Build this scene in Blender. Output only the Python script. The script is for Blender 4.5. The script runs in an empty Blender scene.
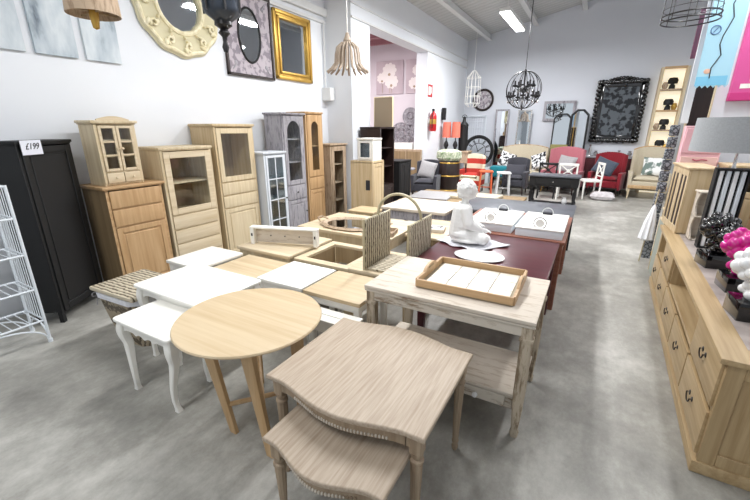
import bpy, bmesh, math, random
from mathutils import Vector, Matrix, Euler
random.seed(7)
PI = math.pi
scene = bpy.context.scene
COL = scene.collection

# ------------------------------------------------------------------ materials
def lin(h):
    h = h.lstrip('#')
    o = []
    for i in (0, 2, 4):
        c = int(h[i:i+2], 16) / 255
        o.append(c/12.92 if c <= .04045 else ((c+.055)/1.055)**2.4)
    return (*o, 1)

def base_mat(name, rough=.5, metal=0.0, color='808080', coat=0.0):
    m = bpy.data.materials.new(name); m.use_nodes = True
    nt = m.node_tree; b = nt.nodes['Principled BSDF']
    b.inputs['Base Color'].default_value = lin(color)
    b.inputs['Roughness'].default_value = rough
    b.inputs['Metallic'].default_value = metal
    if coat: b.inputs['Coat Weight'].default_value = coat
    return m, nt, b

def coords(nt, scale=(1, 1, 1)):
    t = nt.nodes.new('ShaderNodeTexCoord'); mp = nt.nodes.new('ShaderNodeMapping')
    mp.inputs['Scale'].default_value = scale
    nt.links.new(t.outputs['Object'], mp.inputs['Vector'])
    return mp.outputs['Vector']

def noise(nt, vec, scale, detail=3, rough=.5):
    n = nt.nodes.new('ShaderNodeTexNoise')
    n.inputs['Scale'].default_value = scale; n.inputs['Detail'].default_value = detail
    n.inputs['Roughness'].default_value = rough
    nt.links.new(vec, n.inputs['Vector'])
    return n.outputs['Fac']

def ramp(nt, fac, stops):
    r = nt.nodes.new('ShaderNodeValToRGB')
    el = r.color_ramp.elements
    while len(el) < len(stops): el.new(.5)
    for e, (p, c) in zip(el, stops):
        e.position = p; e.color = lin(c)
    nt.links.new(fac, r.inputs['Fac'])
    return r.outputs['Color']

def bump(nt, b, fac, strength=.2, dist=.01):
    n = nt.nodes.new('ShaderNodeBump'); n.inputs['Strength'].default_value = strength
    n.inputs['Distance'].default_value = dist
    nt.links.new(fac, n.inputs['Height']); nt.links.new(n.outputs['Normal'], b.inputs['Normal'])

def desat(h, k):
    r, g, b_ = [int(h[i:i+2], 16) for i in (0, 2, 4)]
    l = .3*r+.59*g+.11*b_
    return '%02x%02x%02x' % tuple(int(max(0, min(255, l+(c-l)*k))) for c in (r, g, b_))
def dim(h, k):
    return '%02x%02x%02x' % tuple(int(int(h[i:i+2], 16)*k) for i in (0, 2, 4))
def wood(name, c1, c2, axis='z', rough=.5, scale=1.0, contrast=.22, bumpy=.08):
    if 'honey' not in name and 'burgundy' not in name and 'red' not in name: c1, c2 = desat(c1, .9), desat(c2, .95)
    elif 'honey' in name: c1, c2 = desat(c1, .85), desat(c2, .88)
    m, nt, b = base_mat(name, rough)
    s = {'x': (1.2, 26, 26), 'y': (26, 1.2, 26), 'z': (26, 26, 1.2)}[axis]
    v = coords(nt, tuple(k*scale for k in s))
    f = noise(nt, v, 1.0, 4, .6)
    col = ramp(nt, f, [(.5-contrast, c2), (.5+contrast*.6, c1)])
    nt.links.new(col, b.inputs['Base Color'])
    bump(nt, b, f, bumpy, .004)
    return m

def paint(name, c, rough=.45, var=None, scale=3, coat=0.0):
    m, nt, b = base_mat(name, rough, 0, c, coat)
    if var:
        f = noise(nt, coords(nt), scale, 4)
        nt.links.new(ramp(nt, f, [(.35, var), (.6, c)]), b.inputs['Base Color'])
    return m

def worn(name, c, under, amount=.42, axis='x', rough=.7, scale=9):
    m, nt, b = base_mat(name, rough)
    s = {'x': (.5, 3, 3), 'y': (3, .5, 3), 'z': (3, 3, .5)}[axis]
    f = noise(nt, coords(nt, s), scale, 6, .7)
    nt.links.new(ramp(nt, f, [(amount-.06, under), (amount+.05, c)]), b.inputs['Base Color'])
    bump(nt, b, f, .2, .004)
    return m

def fabric(name, c, var=None, rough=.9, scale=120):
    m, nt, b = base_mat(name, rough, 0, c)
    f = noise(nt, coords(nt), scale, 2)
    nt.links.new(ramp(nt, f, [(.3, var or c), (.7, c)]), b.inputs['Base Color'])
    bump(nt, b, f, .2, .003)
    b.inputs['Sheen Weight'].default_value = .15
    return m

def wicker(name, c1, c2, scale=60):
    m, nt, b = base_mat(name, .75)
    v = coords(nt)
    w1 = nt.nodes.new('ShaderNodeTexWave'); w1.bands_direction = 'Y'; w1.inputs['Scale'].default_value = scale
    w1.inputs['Distortion'].default_value = 3.0; w1.inputs['Detail Scale'].default_value = 2.5
    nt.links.new(v, w1.inputs['Vector'])
    n = noise(nt, v, 45, 3)
    mx = nt.nodes.new('ShaderNodeMath'); mx.operation = 'MULTIPLY'
    nt.links.new(w1.outputs['Fac'], mx.inputs[0]); nt.links.new(n, mx.inputs[1])
    nt.links.new(ramp(nt, mx.outputs[0], [(.06, c2), (.24, c1)]), b.inputs['Base Color'])
    bump(nt, b, mx.outputs[0], .8, .01)
    return m

def glass_mat(name, tint='eef4f4', gloss=.12):
    m = bpy.data.materials.new(name); m.use_nodes = True
    nt = m.node_tree
    for n in list(nt.nodes):
        if n.type != 'OUTPUT_MATERIAL': nt.nodes.remove(n)
    out = nt.nodes['Material Output']
    tr = nt.nodes.new('ShaderNodeBsdfTransparent'); tr.inputs['Color'].default_value = lin(tint)
    gl = nt.nodes.new('ShaderNodeBsdfGlossy'); gl.inputs['Roughness'].default_value = .05
    mx = nt.nodes.new('ShaderNodeMixShader'); mx.inputs['Fac'].default_value = gloss
    nt.links.new(tr.outputs[0], mx.inputs[1]); nt.links.new(gl.outputs[0], mx.inputs[2])
    nt.links.new(mx.outputs[0], out.inputs['Surface'])
    return m

def emit(name, c, s):
    m, nt, b = base_mat(name, .5, 0, c)
    b.inputs['Emission Color'].default_value = lin(c); b.inputs['Emission Strength'].default_value = s
    return m

M = {}
M['pine'] = wood('pine', 'd6bf98', 'bfa377', 'z', .5)
M['pine_x'] = wood('pine_x', 'd2ba93', 'bda177', 'x', .5)
M['pale'] = wood('pale_pine', 'dccaab', 'c9b28d', 'x', .55)
M['pale_z'] = wood('pale_pine_upright', 'dccaa8', 'c6af88', 'z', .55)
M['honey'] = wood('honey_pine', 'cda574', 'b18653', 'z', .45)
M['honey_x'] = wood('honey_pine_across', 'cda574', 'b58c5b', 'x', .45)
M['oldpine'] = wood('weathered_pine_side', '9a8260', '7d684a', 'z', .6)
M['tabletop'] = wood('pale_oak_top', 'd3bd99', 'c5ab84', 'x', .42, .8, .2, .03)
M['beech'] = wood('warm_beech', 'c9a678', 'b38d5e', 'z', .45)
M['slat'] = wood('striped_pine_top', 'd6c19e', 'bfa47c', 'x', .5, .7)
M['bleach'] = wood('bleached_oak', 'bcaa95', 'a08c76', 'y', .55, 3.2, .22, .15)
M['bleach_z'] = wood('bleached_oak_upright', 'ab967c', '87715a', 'z', .6, 1.4, .25, .12)
M['white'] = paint('white_lacquer', 'f3f1ea', .35)
M['cream'] = paint('cream_paint', 'efe6c8', .6, 'd8cda4', 14)
M['whitewash'] = worn('whitewashed_wood', 'cfc6b8', '8f7c66', .42, 'x')
M['whitewash_z'] = worn('whitewashed_leg', 'bfb19c', '85735c', .47, 'z')
M['pinkwash'] = worn('pinkish_whitewash', 'd3c8b9', 'b9a995', .42, 'x')
M['greywash'] = worn('grey_washed_wood', 'a09da2', '77737a', .45, 'z')
M['brownwash'] = worn('brown_washed_wood', 'b59f86', '917a62', .45, 'z')
M['greypaint'] = paint('pale_grey_paint', 'd4d9df', .5)
M['bluewhite'] = paint('cool_white_paint', 'dfe5ea', .5)
M['black'] = paint('matt_black_paint', '0b0b0d', .6)
M['blackmetal'] = paint('black_iron', '1b1a1c', .4)
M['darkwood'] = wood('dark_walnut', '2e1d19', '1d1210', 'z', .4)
M['oak'] = wood('brown_oak', 'bb9f74', '9b7e54', 'z', .5)
M['oak_x'] = wood('brown_oak_across', 'bfa378', 'a1845a', 'x', .5)
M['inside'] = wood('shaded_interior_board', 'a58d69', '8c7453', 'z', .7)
M['burgundy'] = wood('burgundy_lacquer', '5a242c', '481c24', 'x', .28, .7, .3, .02)
M['redbrown'] = wood('red_brown_wood', '9a6553', '84523f', 'x', .4)
M['slate'] = paint('slate_top', '5a5d63', .35, '505258', 6)
M['chrome'] = base_mat('chrome', .2, 1, 'c8c8c8')[0]
M['mirror'] = base_mat('mirror_glass', .02, 1, 'c9ced2')[0]
M['gold'] = paint('gilt', 'c79f4c', .35); M['gold'].node_tree.nodes['Principled BSDF'].inputs['Metallic'].default_value = .6
M['glass'] = glass_mat('clear_glass', 'fbfdfd', .04)
M['glassblue'] = glass_mat('milky_glass', 'c9d6da', .2)
M['seagrass'] = wicker('seagrass_weave', 'c4b9a2', '5f5443', 9)
M['seagrassdark'] = wicker('grey_rattan_weave', 'a3957e', '5c5142', 14)
M['rattan'] = wood('rattan_pole', 'cbbf9f', 'a89b78', 'z', .5)
M['creamdark'] = paint('cream_recess_shade', 'cfc7a6', .7)  # darker cream paints shade into the gaps between the carving
M['plaster'] = paint('white_plaster', 'f2f2f0', .6)
M['cloth'] = fabric('white_cloth', 'e6e6ea', 'd6d6dc', .85, 30)
M['ivory'] = paint('ivory_tile', 'e2ddcf', .35)
M['tilegrout'] = paint('sand_grout', 'a89c84', .7)
M['cardboard'] = paint('brown_board', '857560', .7)
M['gblack'] = paint('glossy_black', '08080a', .08, coat=.6)
M['magenta'] = paint('glossy_magenta', 'cf1489', .12, coat=.6)
M['gwhite'] = paint('glossy_white', 'f2f2f2', .15, coat=.5)
M['greyshade'] = fabric('grey_linen_shade', 'a9adb0', '9fa3a6', .9, 90)
M['lace'] = paint('white_net', 'eef0f4', .7)
M['coral'] = fabric('coral_shade', 'e8806a', 'd96c58', .8)
M['red'] = fabric('red_cloth', 'b8352c', 'a32a24')
M['crimson'] = fabric('crimson_velvet', '8d1424', '6f0d1b')
M['pink'] = fabric('dusty_pink_fabric', 'b76d76', 'a25c66')
M['linen'] = fabric('beige_linen', 'cabfa8', 'b8ac94')
M['charcoal'] = fabric('charcoal_fabric', '3c3c44', '2e2e35')
M['greycush'] = fabric('grey_cushion', 'a9a7a8', '8d8b8c')
M['bluegrey'] = fabric('blue_grey_cushion', '4f5866', '3c4451')
M['teal'] = fabric('teal_fabric', '157f8c', '0f6a76')
M['orange'] = paint('orange_paint', 'd6643c', .5)
M['floral'] = fabric('floral_cushion', 'd8d8c4', '5d7a4e', .9, 25)
M['sheep'] = fabric('white_fleece', 'd6d0d2', 'bfb8ba', .95, 18)
M['firered'] = paint('fire_red', 'b51d22', .3)
M['paper'] = paint('white_paper', 'eef0fa', .6)
M['ink'] = paint('ink', '2a2a33', .6)
M['tube'] = emit('lit_diffuser', 'ffffff', 6)
M['warm'] = emit('painted_warm_glow', 'f4ead0', .55)  # emission stands in for warm light and reflections at the shelf back
M['stone'] = paint('mauve_grey_inlay', 'b3a8a2', .5, 'a0948f', 9)
M['iron'] = paint('dark_bronze_pull', '26201d', .4)
M['lightwood'] = wood('driftwood_bead', 'b3a08c', '806f5e', 'z', .6)

# check pattern: white with dark leafy pattern for cushions
def pattern(name, c1, c2, scale=18, kind='voronoi'):
    m, nt, b = base_mat(name, .85)
    v = coords(nt)
    if kind == 'voronoi':
        t = nt.nodes.new('ShaderNodeTexVoronoi'); t.feature = 'DISTANCE_TO_EDGE'; t.inputs['Scale'].default_value = scale
        nt.links.new(v, t.inputs['Vector']); f = t.outputs['Distance']
    else:
        f = noise(nt, v, scale, 4)
    nt.links.new(ramp(nt, f, [(.45 if kind != 'voronoi' else .08, c2), (.52 if kind != 'voronoi' else .14, c1)]), b.inputs['Base Color'])
    return m
M['bwcush'] = pattern('black_white_pattern', 'e8e8e8', '202024', 14, 'noise')
M['greyornate'] = pattern('mottled_mauve_grey', 'b9b0b6', '8c848c', 12, 'noise')
M['mosaic'] = pattern('grey_mosaic', '9aa0a6', '4d5156', 22)
M['chalkart'] = pattern('charcoal_glass_pattern', '5a6066', '23262a', 7, 'noise')

# ------------------------------------------------------------------ mesh builder
class MB:
    def __init__(s): s.bm = bmesh.new(); s.T = Matrix()
    def _add(s, src, mat=None):
        me = bpy.data.meshes.new('tmp'); src.to_mesh(me); src.free()
        me.transform(s.T @ (mat or Matrix()))
        s.bm.from_mesh(me); bpy.data.meshes.remove(me)
        return s
    def box(s, c, d, bev=.003, rot=None, seg=1):
        b = bmesh.new(); bmesh.ops.create_cube(b, size=1)
        bmesh.ops.scale(b, vec=d, verts=b.verts)
        bv = min(bev, min(d)*.45)
        if bv > 0: bmesh.ops.bevel(b, geom=b.edges[:], offset=bv, segments=seg, affect='EDGES', profile=.6)
        return s._add(b, Matrix.Translation(c) @ (Euler(rot).to_matrix().to_4x4() if rot else Matrix()))
    def bx(s, x0, x1, y0, y1, z0, z1, bev=.003, seg=1):
        return s.box(((x0+x1)/2, (y0+y1)/2, (z0+z1)/2), (abs(x1-x0), abs(y1-y0), abs(z1-z0)), bev, None, seg)
    def ell(s, c, r, rot=None, seg=16, ring=10):
        b = bmesh.new(); bmesh.ops.create_uvsphere(b, u_segments=seg, v_segments=ring, radius=1)
        if not hasattr(r, '__len__'): r = (r, r, r)
        bmesh.ops.scale(b, vec=r, verts=b.verts)
        return s._add(b, Matrix.Translation(c) @ (Euler(rot).to_matrix().to_4x4() if rot else Matrix()))
    def lathe(s, prof, c=(0, 0, 0), n=24, rot=None, mod=None, sx=1, sy=1, ring=False):
        if ring: prof = list(prof)+[prof[0]]
        b = bmesh.new(); rings = []
        for (r, z) in prof:
            rg = []
            for i in range(n):
                a = 2*PI*i/n; rr = max(r, 1e-4) * (mod(a, z) if mod else 1)
                rg.append(b.verts.new((rr*math.cos(a)*sx, rr*math.sin(a)*sy, z)))
            rings.append(rg)
        for a, c2 in zip(rings, rings[1:]):
            for i in range(n):
                b.faces.new((a[i], a[(i+1) % n], c2[(i+1) % n], c2[i]))
        if ring: bmesh.ops.remove_doubles(b, verts=b.verts, dist=1e-6)
        else: b.faces.new(rings[0][::-1]); b.faces.new(rings[-1])
        bmesh.ops.recalc_face_normals(b, faces=b.faces)
        return s._add(b, Matrix.Translation(c) @ (Euler(rot).to_matrix().to_4x4() if rot else Matrix()))
    def loft(s, secs, n=4, bev=0):
        """secs: (x,y,z,hx,hy) rectangular-ish sections, n=4 square or 12 round"""
        b = bmesh.new(); rings = []
        for (x, y, z, hx, hy) in secs:
            ring = []
            if n == 4:
                k = .72
                pts = [(-1, -k), (-k, -1), (k, -1), (1, -k), (1, k), (k, 1), (-k, 1), (-1, k)]
            else:
                pts = [(math.cos(2*PI*i/n), math.sin(2*PI*i/n)) for i in range(n)]
            for (u, v) in pts: ring.append(b.verts.new((x+u*hx, y+v*hy, z)))
            rings.append(ring)
        N = len(rings[0])
        for a, c2 in zip(rings, rings[1:]):
            for i in range(N): b.faces.new((a[i], a[(i+1) % N], c2[(i+1) % N], c2[i]))
        b.faces.new(rings[0][::-1]); b.faces.new(rings[-1])
        bmesh.ops.recalc_face_normals(b, faces=b.faces)
        return s._add(b)
    def tube(s, pts, r, n=8, closed=False):
        b = bmesh.new(); P = [Vector(p) for p in pts]; rings = []; N = len(P)
        up = None
        for i, p in enumerate(P):
            if closed: t = (P[(i+1) % N]-P[i-1]).normalized()
            else: t = (P[min(i+1, N-1)]-P[max(i-1, 0)]).normalized()
            if up is None:
                up = Vector((0, 0, 1)) if abs(t.z) < .9 else Vector((1, 0, 0))
            a = t.cross(up)
            if a.length < 1e-5: a = t.cross(Vector((0, 1, 0)))
            a.normalize(); c = a.cross(t).normalized(); up = c
            rr = r[i] if hasattr(r, '__len__') else r
            rings.append([b.verts.new(p+a*math.cos(2*PI*k/n)*rr+c*math.sin(2*PI*k/n)*rr) for k in range(n)])
        M2 = N if closed else N-1
        for i in range(M2):
            a, c2 = rings[i], rings[(i+1) % N]
            for k in range(n): b.faces.new((a[k], a[(k+1) % n], c2[(k+1) % n], c2[k]))
        if not closed: b.faces.new(rings[0][::-1]); b.faces.new(rings[-1])
        bmesh.ops.recalc_face_normals(b, faces=b.faces)
        return s._add(b)
    def prism(s, poly, z0, z1, bev=0, mat=None, seg=2):
        b = bmesh.new()
        lo = [b.verts.new((x, y, z0)) for x, y in poly]; hi = [b.verts.new((x, y, z1)) for x, y in poly]
        n = len(poly); b.faces.new(lo[::-1]); b.faces.new(hi)
        for i in range(n): b.faces.new((lo[i], lo[(i+1) % n], hi[(i+1) % n], hi[i]))
        bmesh.ops.recalc_face_normals(b, faces=b.faces)
        if bev:
            es = [e for e in b.edges if abs(e.verts[0].co.z-e.verts[1].co.z) < 1e-6]
            bmesh.ops.bevel(b, geom=es, offset=bev, segments=seg, affect='EDGES', profile=.6)
        return s._add(b, mat)
    def pillow(s, c, w, d, h, rot=None, n=12):
        b = bmesh.new(); grid = {}
        for side in (1, -1):
            for i in range(n+1):
                for j in range(n+1):
                    u = -1+2*i/n; v = -1+2*j/n
                    z = side*h/2*((1-u**4)*(1-v**4))**.5
                    pin = 1-.06*(1-abs(u))*abs(v)**3
                    pin2 = 1-.06*(1-abs(v))*abs(u)**3
                    grid[side, i, j] = b.verts.new((u*w/2*pin2, v*d/2*pin, z))
        for side in (1, -1):
            for i in range(n):
                for j in range(n):
                    f = [grid[side, i, j], grid[side, i+1, j], grid[side, i+1, j+1], grid[side, i, j+1]]
                    b.faces.new(f if side == 1 else f[::-1])
        bmesh.ops.remove_doubles(b, verts=b.verts, dist=1e-5)
        return s._add(b, Matrix.Translation(c) @ (Euler(rot).to_matrix().to_4x4() if rot else Matrix()))
    def build(s, name, mat, parent=None, smooth=True, label=None):
        me = bpy.data.meshes.new(name); s.bm.to_mesh(me); s.bm.free()
        if isinstance(mat, str): mat = M[mat]
        me.materials.append(mat)
        if smooth:
            for p in me.polygons: p.use_smooth = True
            try: me.set_sharp_from_angle(angle=math.radians(38))
            except Exception: pass
        o = bpy.data.objects.new(name, me); COL.objects.link(o)
        if parent: o.parent = parent
        if label: o['label'] = label
        return o

def thing(name, label, cat, loc=(0, 0, 0), rz=0, group=None):
    o = bpy.data.objects.new(name, None); COL.objects.link(o)
    o.empty_display_size = .1
    o.location = loc; o.rotation_euler = (0, 0, rz); o['label'] = label; o['category'] = cat
    if group: o['group'] = group
    return o
def tag(o, label, cat, group=None, kind=None):
    o['label'] = label; o['category'] = cat
    if group: o['group'] = group
    if kind: o['kind'] = kind
    return o
def struct(name, mb, mat, label=None):
    o = mb.build(name, mat, smooth=False); o['kind'] = 'structure'
    if label: o['label'] = label
    return o
def dup(root, loc, rz, label=None, group=None):
    r = root.copy(); COL.objects.link(r); r.location = loc
    r.rotation_euler = rz if hasattr(rz, '__len__') else (0, 0, rz)
    if label: r['label'] = label
    if group: r['group'] = group
    for ch in list(root.children):
        c = ch.copy(); COL.objects.link(c); c.parent = r
        for g in ch.children:
            d = g.copy(); COL.objects.link(d); d.parent = c
    return r
def arc(c, r, a0, a1, n, plane='xz', r2=None):
    out = []; r2 = r2 or r
    for i in range(n+1):
        a = a0+(a1-a0)*i/n; u, v = r*math.cos(a), r2*math.sin(a)
        if plane == 'xz': out.append((c[0]+u, c[1], c[2]+v))
        elif plane == 'yz': out.append((c[0], c[1]+u, c[2]+v))
        else: out.append((c[0]+u, c[1]+v, c[2]))
    return out

# ------------------------------------------------------------------ room
def floor_mat():
    m, nt, b = base_mat('polished_concrete', .38)
    v = coords(nt)
    f = noise(nt, v, .9, 8, .62)
    g = noise(nt, coords(nt, (1, .6, 1)), 7, 10, .78)
    mx = nt.nodes.new('ShaderNodeMath'); mx.operation = 'ADD'
    h = nt.nodes.new('ShaderNodeMath'); h.operation = 'MULTIPLY'; h.inputs[1].default_value = .6
    nt.links.new(g, h.inputs[0]); nt.links.new(f, mx.inputs[0]); nt.links.new(h.outputs[0], mx.inputs[1])
    nt.links.new(ramp(nt, mx.outputs[0], [(.55, '716f6a'), (.78, '98968f'), (1.0, 'c0beb7')]), b.inputs['Base Color'])
    r = nt.nodes.new('ShaderNodeMapRange'); r.inputs['To Min'].default_value = .3; r.inputs['To Max'].default_value = .55
    nt.links.new(g, r.inputs['Value']); nt.links.new(r.outputs[0], b.inputs['Roughness'])
    return m
M['floor'] = floor_mat()
M['wall'] = paint('cool_white_wall', 'e3e6ea', .8, 'dfe2e7', .6)
M['wallback'] = paint('pale_blue_grey_wall', 'd4d7de', .8, 'ced2d9', .5)
M['ceil'] = base_mat('grey_roof_panels', .8, 0, 'c6c7c6')[0]
def corrugate(m):
    nt = m.node_tree; b = nt.nodes['Principled BSDF']
    w = nt.nodes.new('ShaderNodeTexWave'); w.bands_direction = 'Y'; w.inputs['Scale'].default_value = 1.6
    nt.links.new(coords(nt), w.inputs['Vector']); bump(nt, b, w.outputs['Fac'], .5, .03)
    nt.links.new(ramp(nt, w.outputs['Fac'], [(.0, 'b9bab9'), (.3, 'c8c9c8')]), b.inputs['Base Color'])
corrugate(M['ceil'])
M['steel'] = paint('painted_steel', 'd8d9d8', .6)
M['annexwall'] = paint('pinkish_wall', 'dcd4d9', .8)
M['annexroof'] = paint('rust_pink_roof', 'a4747a', .7)

Y0, YB = -2.5, 13.0
XL, XO, XR = -4.55, -3.99, 2.6
def zc(x): return 4.2+.2*(x+4.4)

struct('floor', MB().bx(-8, XR+.1, Y0, YB+.1, -.1, 0, 0), 'floor')
struct('wall_left', MB().bx(XL-.15, XL, Y0, 6.2, 0, 4.3, 0), 'wall')
struct('wall_pier', MB().bx(XL-.15, XO, 6.2, 6.85, 0, 4.35, 0).bx(XO-.3, XO, 9.7, YB, 0, 4.35, 0), 'wall')
struct('wall_header', MB().bx(XO-.3, XO, 6.85, 9.7, 3.5, 4.35, 0), 'wall')
struct('wall_back', MB().bx(XO-.3, XR+.1, YB, YB+.1, 0, 6, 0), 'wallback')
struct('wall_right', MB().bx(XR, XR+.1, Y0, YB, 0, 6, 0), 'wall')
struct('wall_partition', MB().bx(1.1, XR, 6.25, 6.33, 0, 3.6, 0), 'wall')
struct('wall_annex', MB().bx(-8, XO-.3, 10.5, 10.6, 0, 4.6, 0).bx(-8, -7.9, 5.9, 10.5, 0, 4.6, 0).bx(-7.9, XL-.15, 5.9, 6.0, 0, 4.6, 0), 'annexwall')
struct('ceiling_annex', MB().bx(-8, XO-.3, 5.9, 10.6, 4.0, 4.1, 0), 'annexroof')
for i in range(6):
    struct('trim_%d' % (20+i), MB().bx(-7.9, XO-.31, 6.4+i*.75, 6.5+i*.75, 3.88, 4.0, 0), 'annexroof')
# roof: sloping up to the right
cm = MB()
b = bmesh.new()
vs = []
for x in (XL-.15, XR+.1):
    for y in (Y0, YB+.1):
        for dz in (0, .1): vs.append(b.verts.new((x, y, zc(x)+dz)))
for f in ((0, 2, 6, 4), (1, 5, 7, 3), (0, 4, 5, 1), (2, 3, 7, 6), (0, 1, 3, 2), (4, 6, 7, 5)): b.faces.new([vs[k] for k in f])
bmesh.ops.recalc_face_normals(b, faces=b.faces); cm._add(b)
struct('ceiling', cm, 'ceil')
for i, x in enumerate((-3.35, -2.05, -.85, .4, 1.6)):
    z = zc(x)
    struct('trim_%d' % (1+i), MB().bx(x-.03, x+.03, Y0, YB, z-.17, z+.0, .004).bx(x-.03, x+.09, Y0, YB, z-.18, z-.165, .002), 'steel')
struct('trim_6', MB().bx(XO, XO+.03, 6.2, YB, 3.5, 3.53, 0).bx(XO, XO+.02, 6.2, YB, 3.72, 3.74, 0), 'steel')
struct('trim_7', MB().bx(XL, XL+.07, 3.6, 6.2, 3.56, 3.68, .005).bx(XL, XL+.03, 3.6, 6.2, 3.45, 3.5, .004), 'steel')

# ------------------------------------------------------------------ generic furniture
def cabinet(name, label, cat, w, d, h, rows, mats, loc, rz, over=.02, plinth=.06, top_t=.025, handle=None, hm='iron', group=None, side_mat=None, feet=False):
    """front faces local -Y.  mats=(body, front, inside)"""
    body, front, inside = mats
    t = thing(name, label, cat, loc, rz, group)
    th = .02
    z0 = plinth
    zt = h-top_t
    for sg in (-1, 1):
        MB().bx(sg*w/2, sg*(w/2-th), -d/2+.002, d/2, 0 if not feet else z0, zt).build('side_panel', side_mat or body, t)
    k = MB().bx(-w/2+th, w/2-th, d/2-.012, d/2, z0, zt, 0)
    k.bx(-w/2+th, w/2-th, -d/2+.004, d/2-.012, z0, z0+.018)
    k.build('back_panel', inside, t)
    if not feet:
        MB().bx(-w/2+th, w/2-th, -d/2+.01, -d/2+.028, 0, z0).build('plinth', body, t)
    else:
        for sx in (-1, 1):
            for sy in (-1, 1):
                MB().bx(sx*(w/2)-.0*sx, sx*(w/2-.04), sy*(d/2), sy*(d/2-.04), 0, z0).build('foot', body, t)
    tm = MB().bx(-w/2-over, w/2+over, -d/2-over, d/2, zt, h, .006, 2)
    tm.bx(-w/2-over*.4, w/2+over*.4, -d/2-over*.4, d/2, zt-.012, zt, .003)
    tm.build('top_panel', body, t)
    fw = .028
    # face frame
    ff = MB().bx(-w/2, -w/2+fw, -d/2-.004, -d/2+.012, z0, zt-.012).bx(w/2-fw, w/2, -d/2-.004, -d/2+.012, z0, zt-.012)
    tot = sum(r[1] for r in rows); z = zt-.014; H = z-z0
    fronts = []
    for r in rows:
        hh = H*r[1]/tot
        ff.bx(-w/2+fw, w/2-fw, -d/2-.002, d/2-.014, z-hh-.006, z-hh+.006, .001)
        fronts.append((r, z, z-hh)); z -= hh
    ff.build('face_frame', body, t)
    for r, za, zb in fronts:
        kind = r[0]; opt = r[2] if len(r) > 2 else {}
        n = opt.get('n', 1); cw = (w-2*fw)/n
        for i in range(n):
            xa = -w/2+fw+i*cw+.003; xb = xa+cw-.006; a = za-.008; bb = zb+.008
            y0, y1 = -d/2-.014, -d/2+.004
            cx = (xa+xb)/2
            if kind == 'drawer':
                dr = MB().bx(xa, xb, y0, y1, bb, a, .006, 2).build('drawer', front, t)
                if handle: handle(cx, y0, (a+bb)/2, dr, hm)
            elif kind == 'door':
                s = min(.055, (xb-xa)*.22)
                dm = MB().bx(xa, xa+s, y0, y1, bb, a).bx(xb-s, xb, y0, y1, bb, a).bx(xa+s, xb-s, y0, y1, a-s, a).bx(xa+s, xb-s, y0, y1, bb, bb+s)
                dm.bx(xa+s-.002, xb-s+.002, y0+.01, y1, bb+s-.002, a-s+.002, 0)
                dm.bx(xa+s+.02, xb-s-.02, y0+.003, y0+.012, bb+s+.02, a-s-.02, .006)
                dr = dm.build('door', front, t)
                if handle:
                    hx = xb-.025 if i == 0 and n > 1 or n == 1 else xa+.025
                    knob(hx, y0, (a+bb)/2+.05, dr, hm)
            elif kind == 'glass':
                s = opt.get('s', .045); nx, ny = opt.get('panes', (1, 1))
                dm = MB().bx(xa, xa+s, y0, y1, bb, a).bx(xb-s, xb, y0, y1, bb, a).bx(xa+s, xb-s, y0, y1, a-s, a).bx(xa+s, xb-s, y0, y1, bb, bb+s)
                if opt.get('arch'):
                    xm = (xa+xb)/2; rr = (xb-xa)/2-s
                    for sg in (-1, 1):
                        poly = [(sg*rr, 0), (sg*rr, rr*1.1)]+[(sg*rr*math.cos(q), rr*1.1*math.sin(q)) for q in [PI/2*(1-k/8) for k in range(9)]]
                        poly = [(xm+px, a-s-rr*1.1+pz) for px, pz in poly]
                        if sg < 0: poly = poly[::-1]
                        dm.prism([(px, pz) for px, pz in poly], 0, y1-y0, 0, Matrix(((1, 0, 0, 0), (0, 0, 1, y0), (0, 1, 0, 0), (0, 0, 0, 1))))
                for q in range(1, nx):
                    xx = xa+s+(xb-xa-2*s)*q/nx; dm.bx(xx-.008, xx+.008, y0+.003, y1-.003, bb+s, a-s, .002)
                for q in range(1, ny):
                    zz = bb+s+(a-bb-2*s)*q/ny; dm.bx(xa+s, xb-s, y0+.003, y1-.003, zz-.008, zz+.008, .002)
                dr = dm.build('door', front, t)
                MB().bx(xa+s-.004, xb-s+.004, (y0+y1)/2-.0015, (y0+y1)/2+.0015, bb+s-.004, a-s+.004, 0).build('glass_pane', opt.get('gm', 'glass'), dr)
                if opt.get('knob'): knob(xb-.02 if i == 0 else xa+.02, y0, (a+bb)/2, dr, hm)
            if kind in ('glass', 'open') and i == 0:
                for q in range(1, opt.get('shelves', 2)+1):
                    zz = zb+(za-zb)*q/(opt.get('shelves', 2)+1)
                    MB().bx(-w/2+th, w/2-th, -d/2+.03, d/2-.014, zz-.008, zz+.008, .002).build('shelf', body, t)
    return t

def knob(x, y, z, parent, mat='iron'):
    MB().lathe([(.004, 0), (.006, .008), (.013, .016), (.012, .024), (.0, .027)], (x, y, z), 12, (PI/2, 0, 0)).build('knob', mat, parent)
def bail(x, y, z, parent, mat='iron'):
    m = MB().lathe([(.016, 0), (.013, .004), (0, .006)], (x-.035, y, z), 10, (PI/2, 0, 0)).lathe([(.016, 0), (.013, .004), (0, .006)], (x+.035, y, z), 10, (PI/2, 0, 0))
    m.tube([(x-.04, y-.008, z)]+[(x+.04*math.cos(a), y-.014, z-.035*math.sin(a)) for a in [PI-PI*k/8 for k in range(9)]]+[(x+.04, y-.008, z)], .004, 6)
    m.build('handle', mat, parent)

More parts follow.
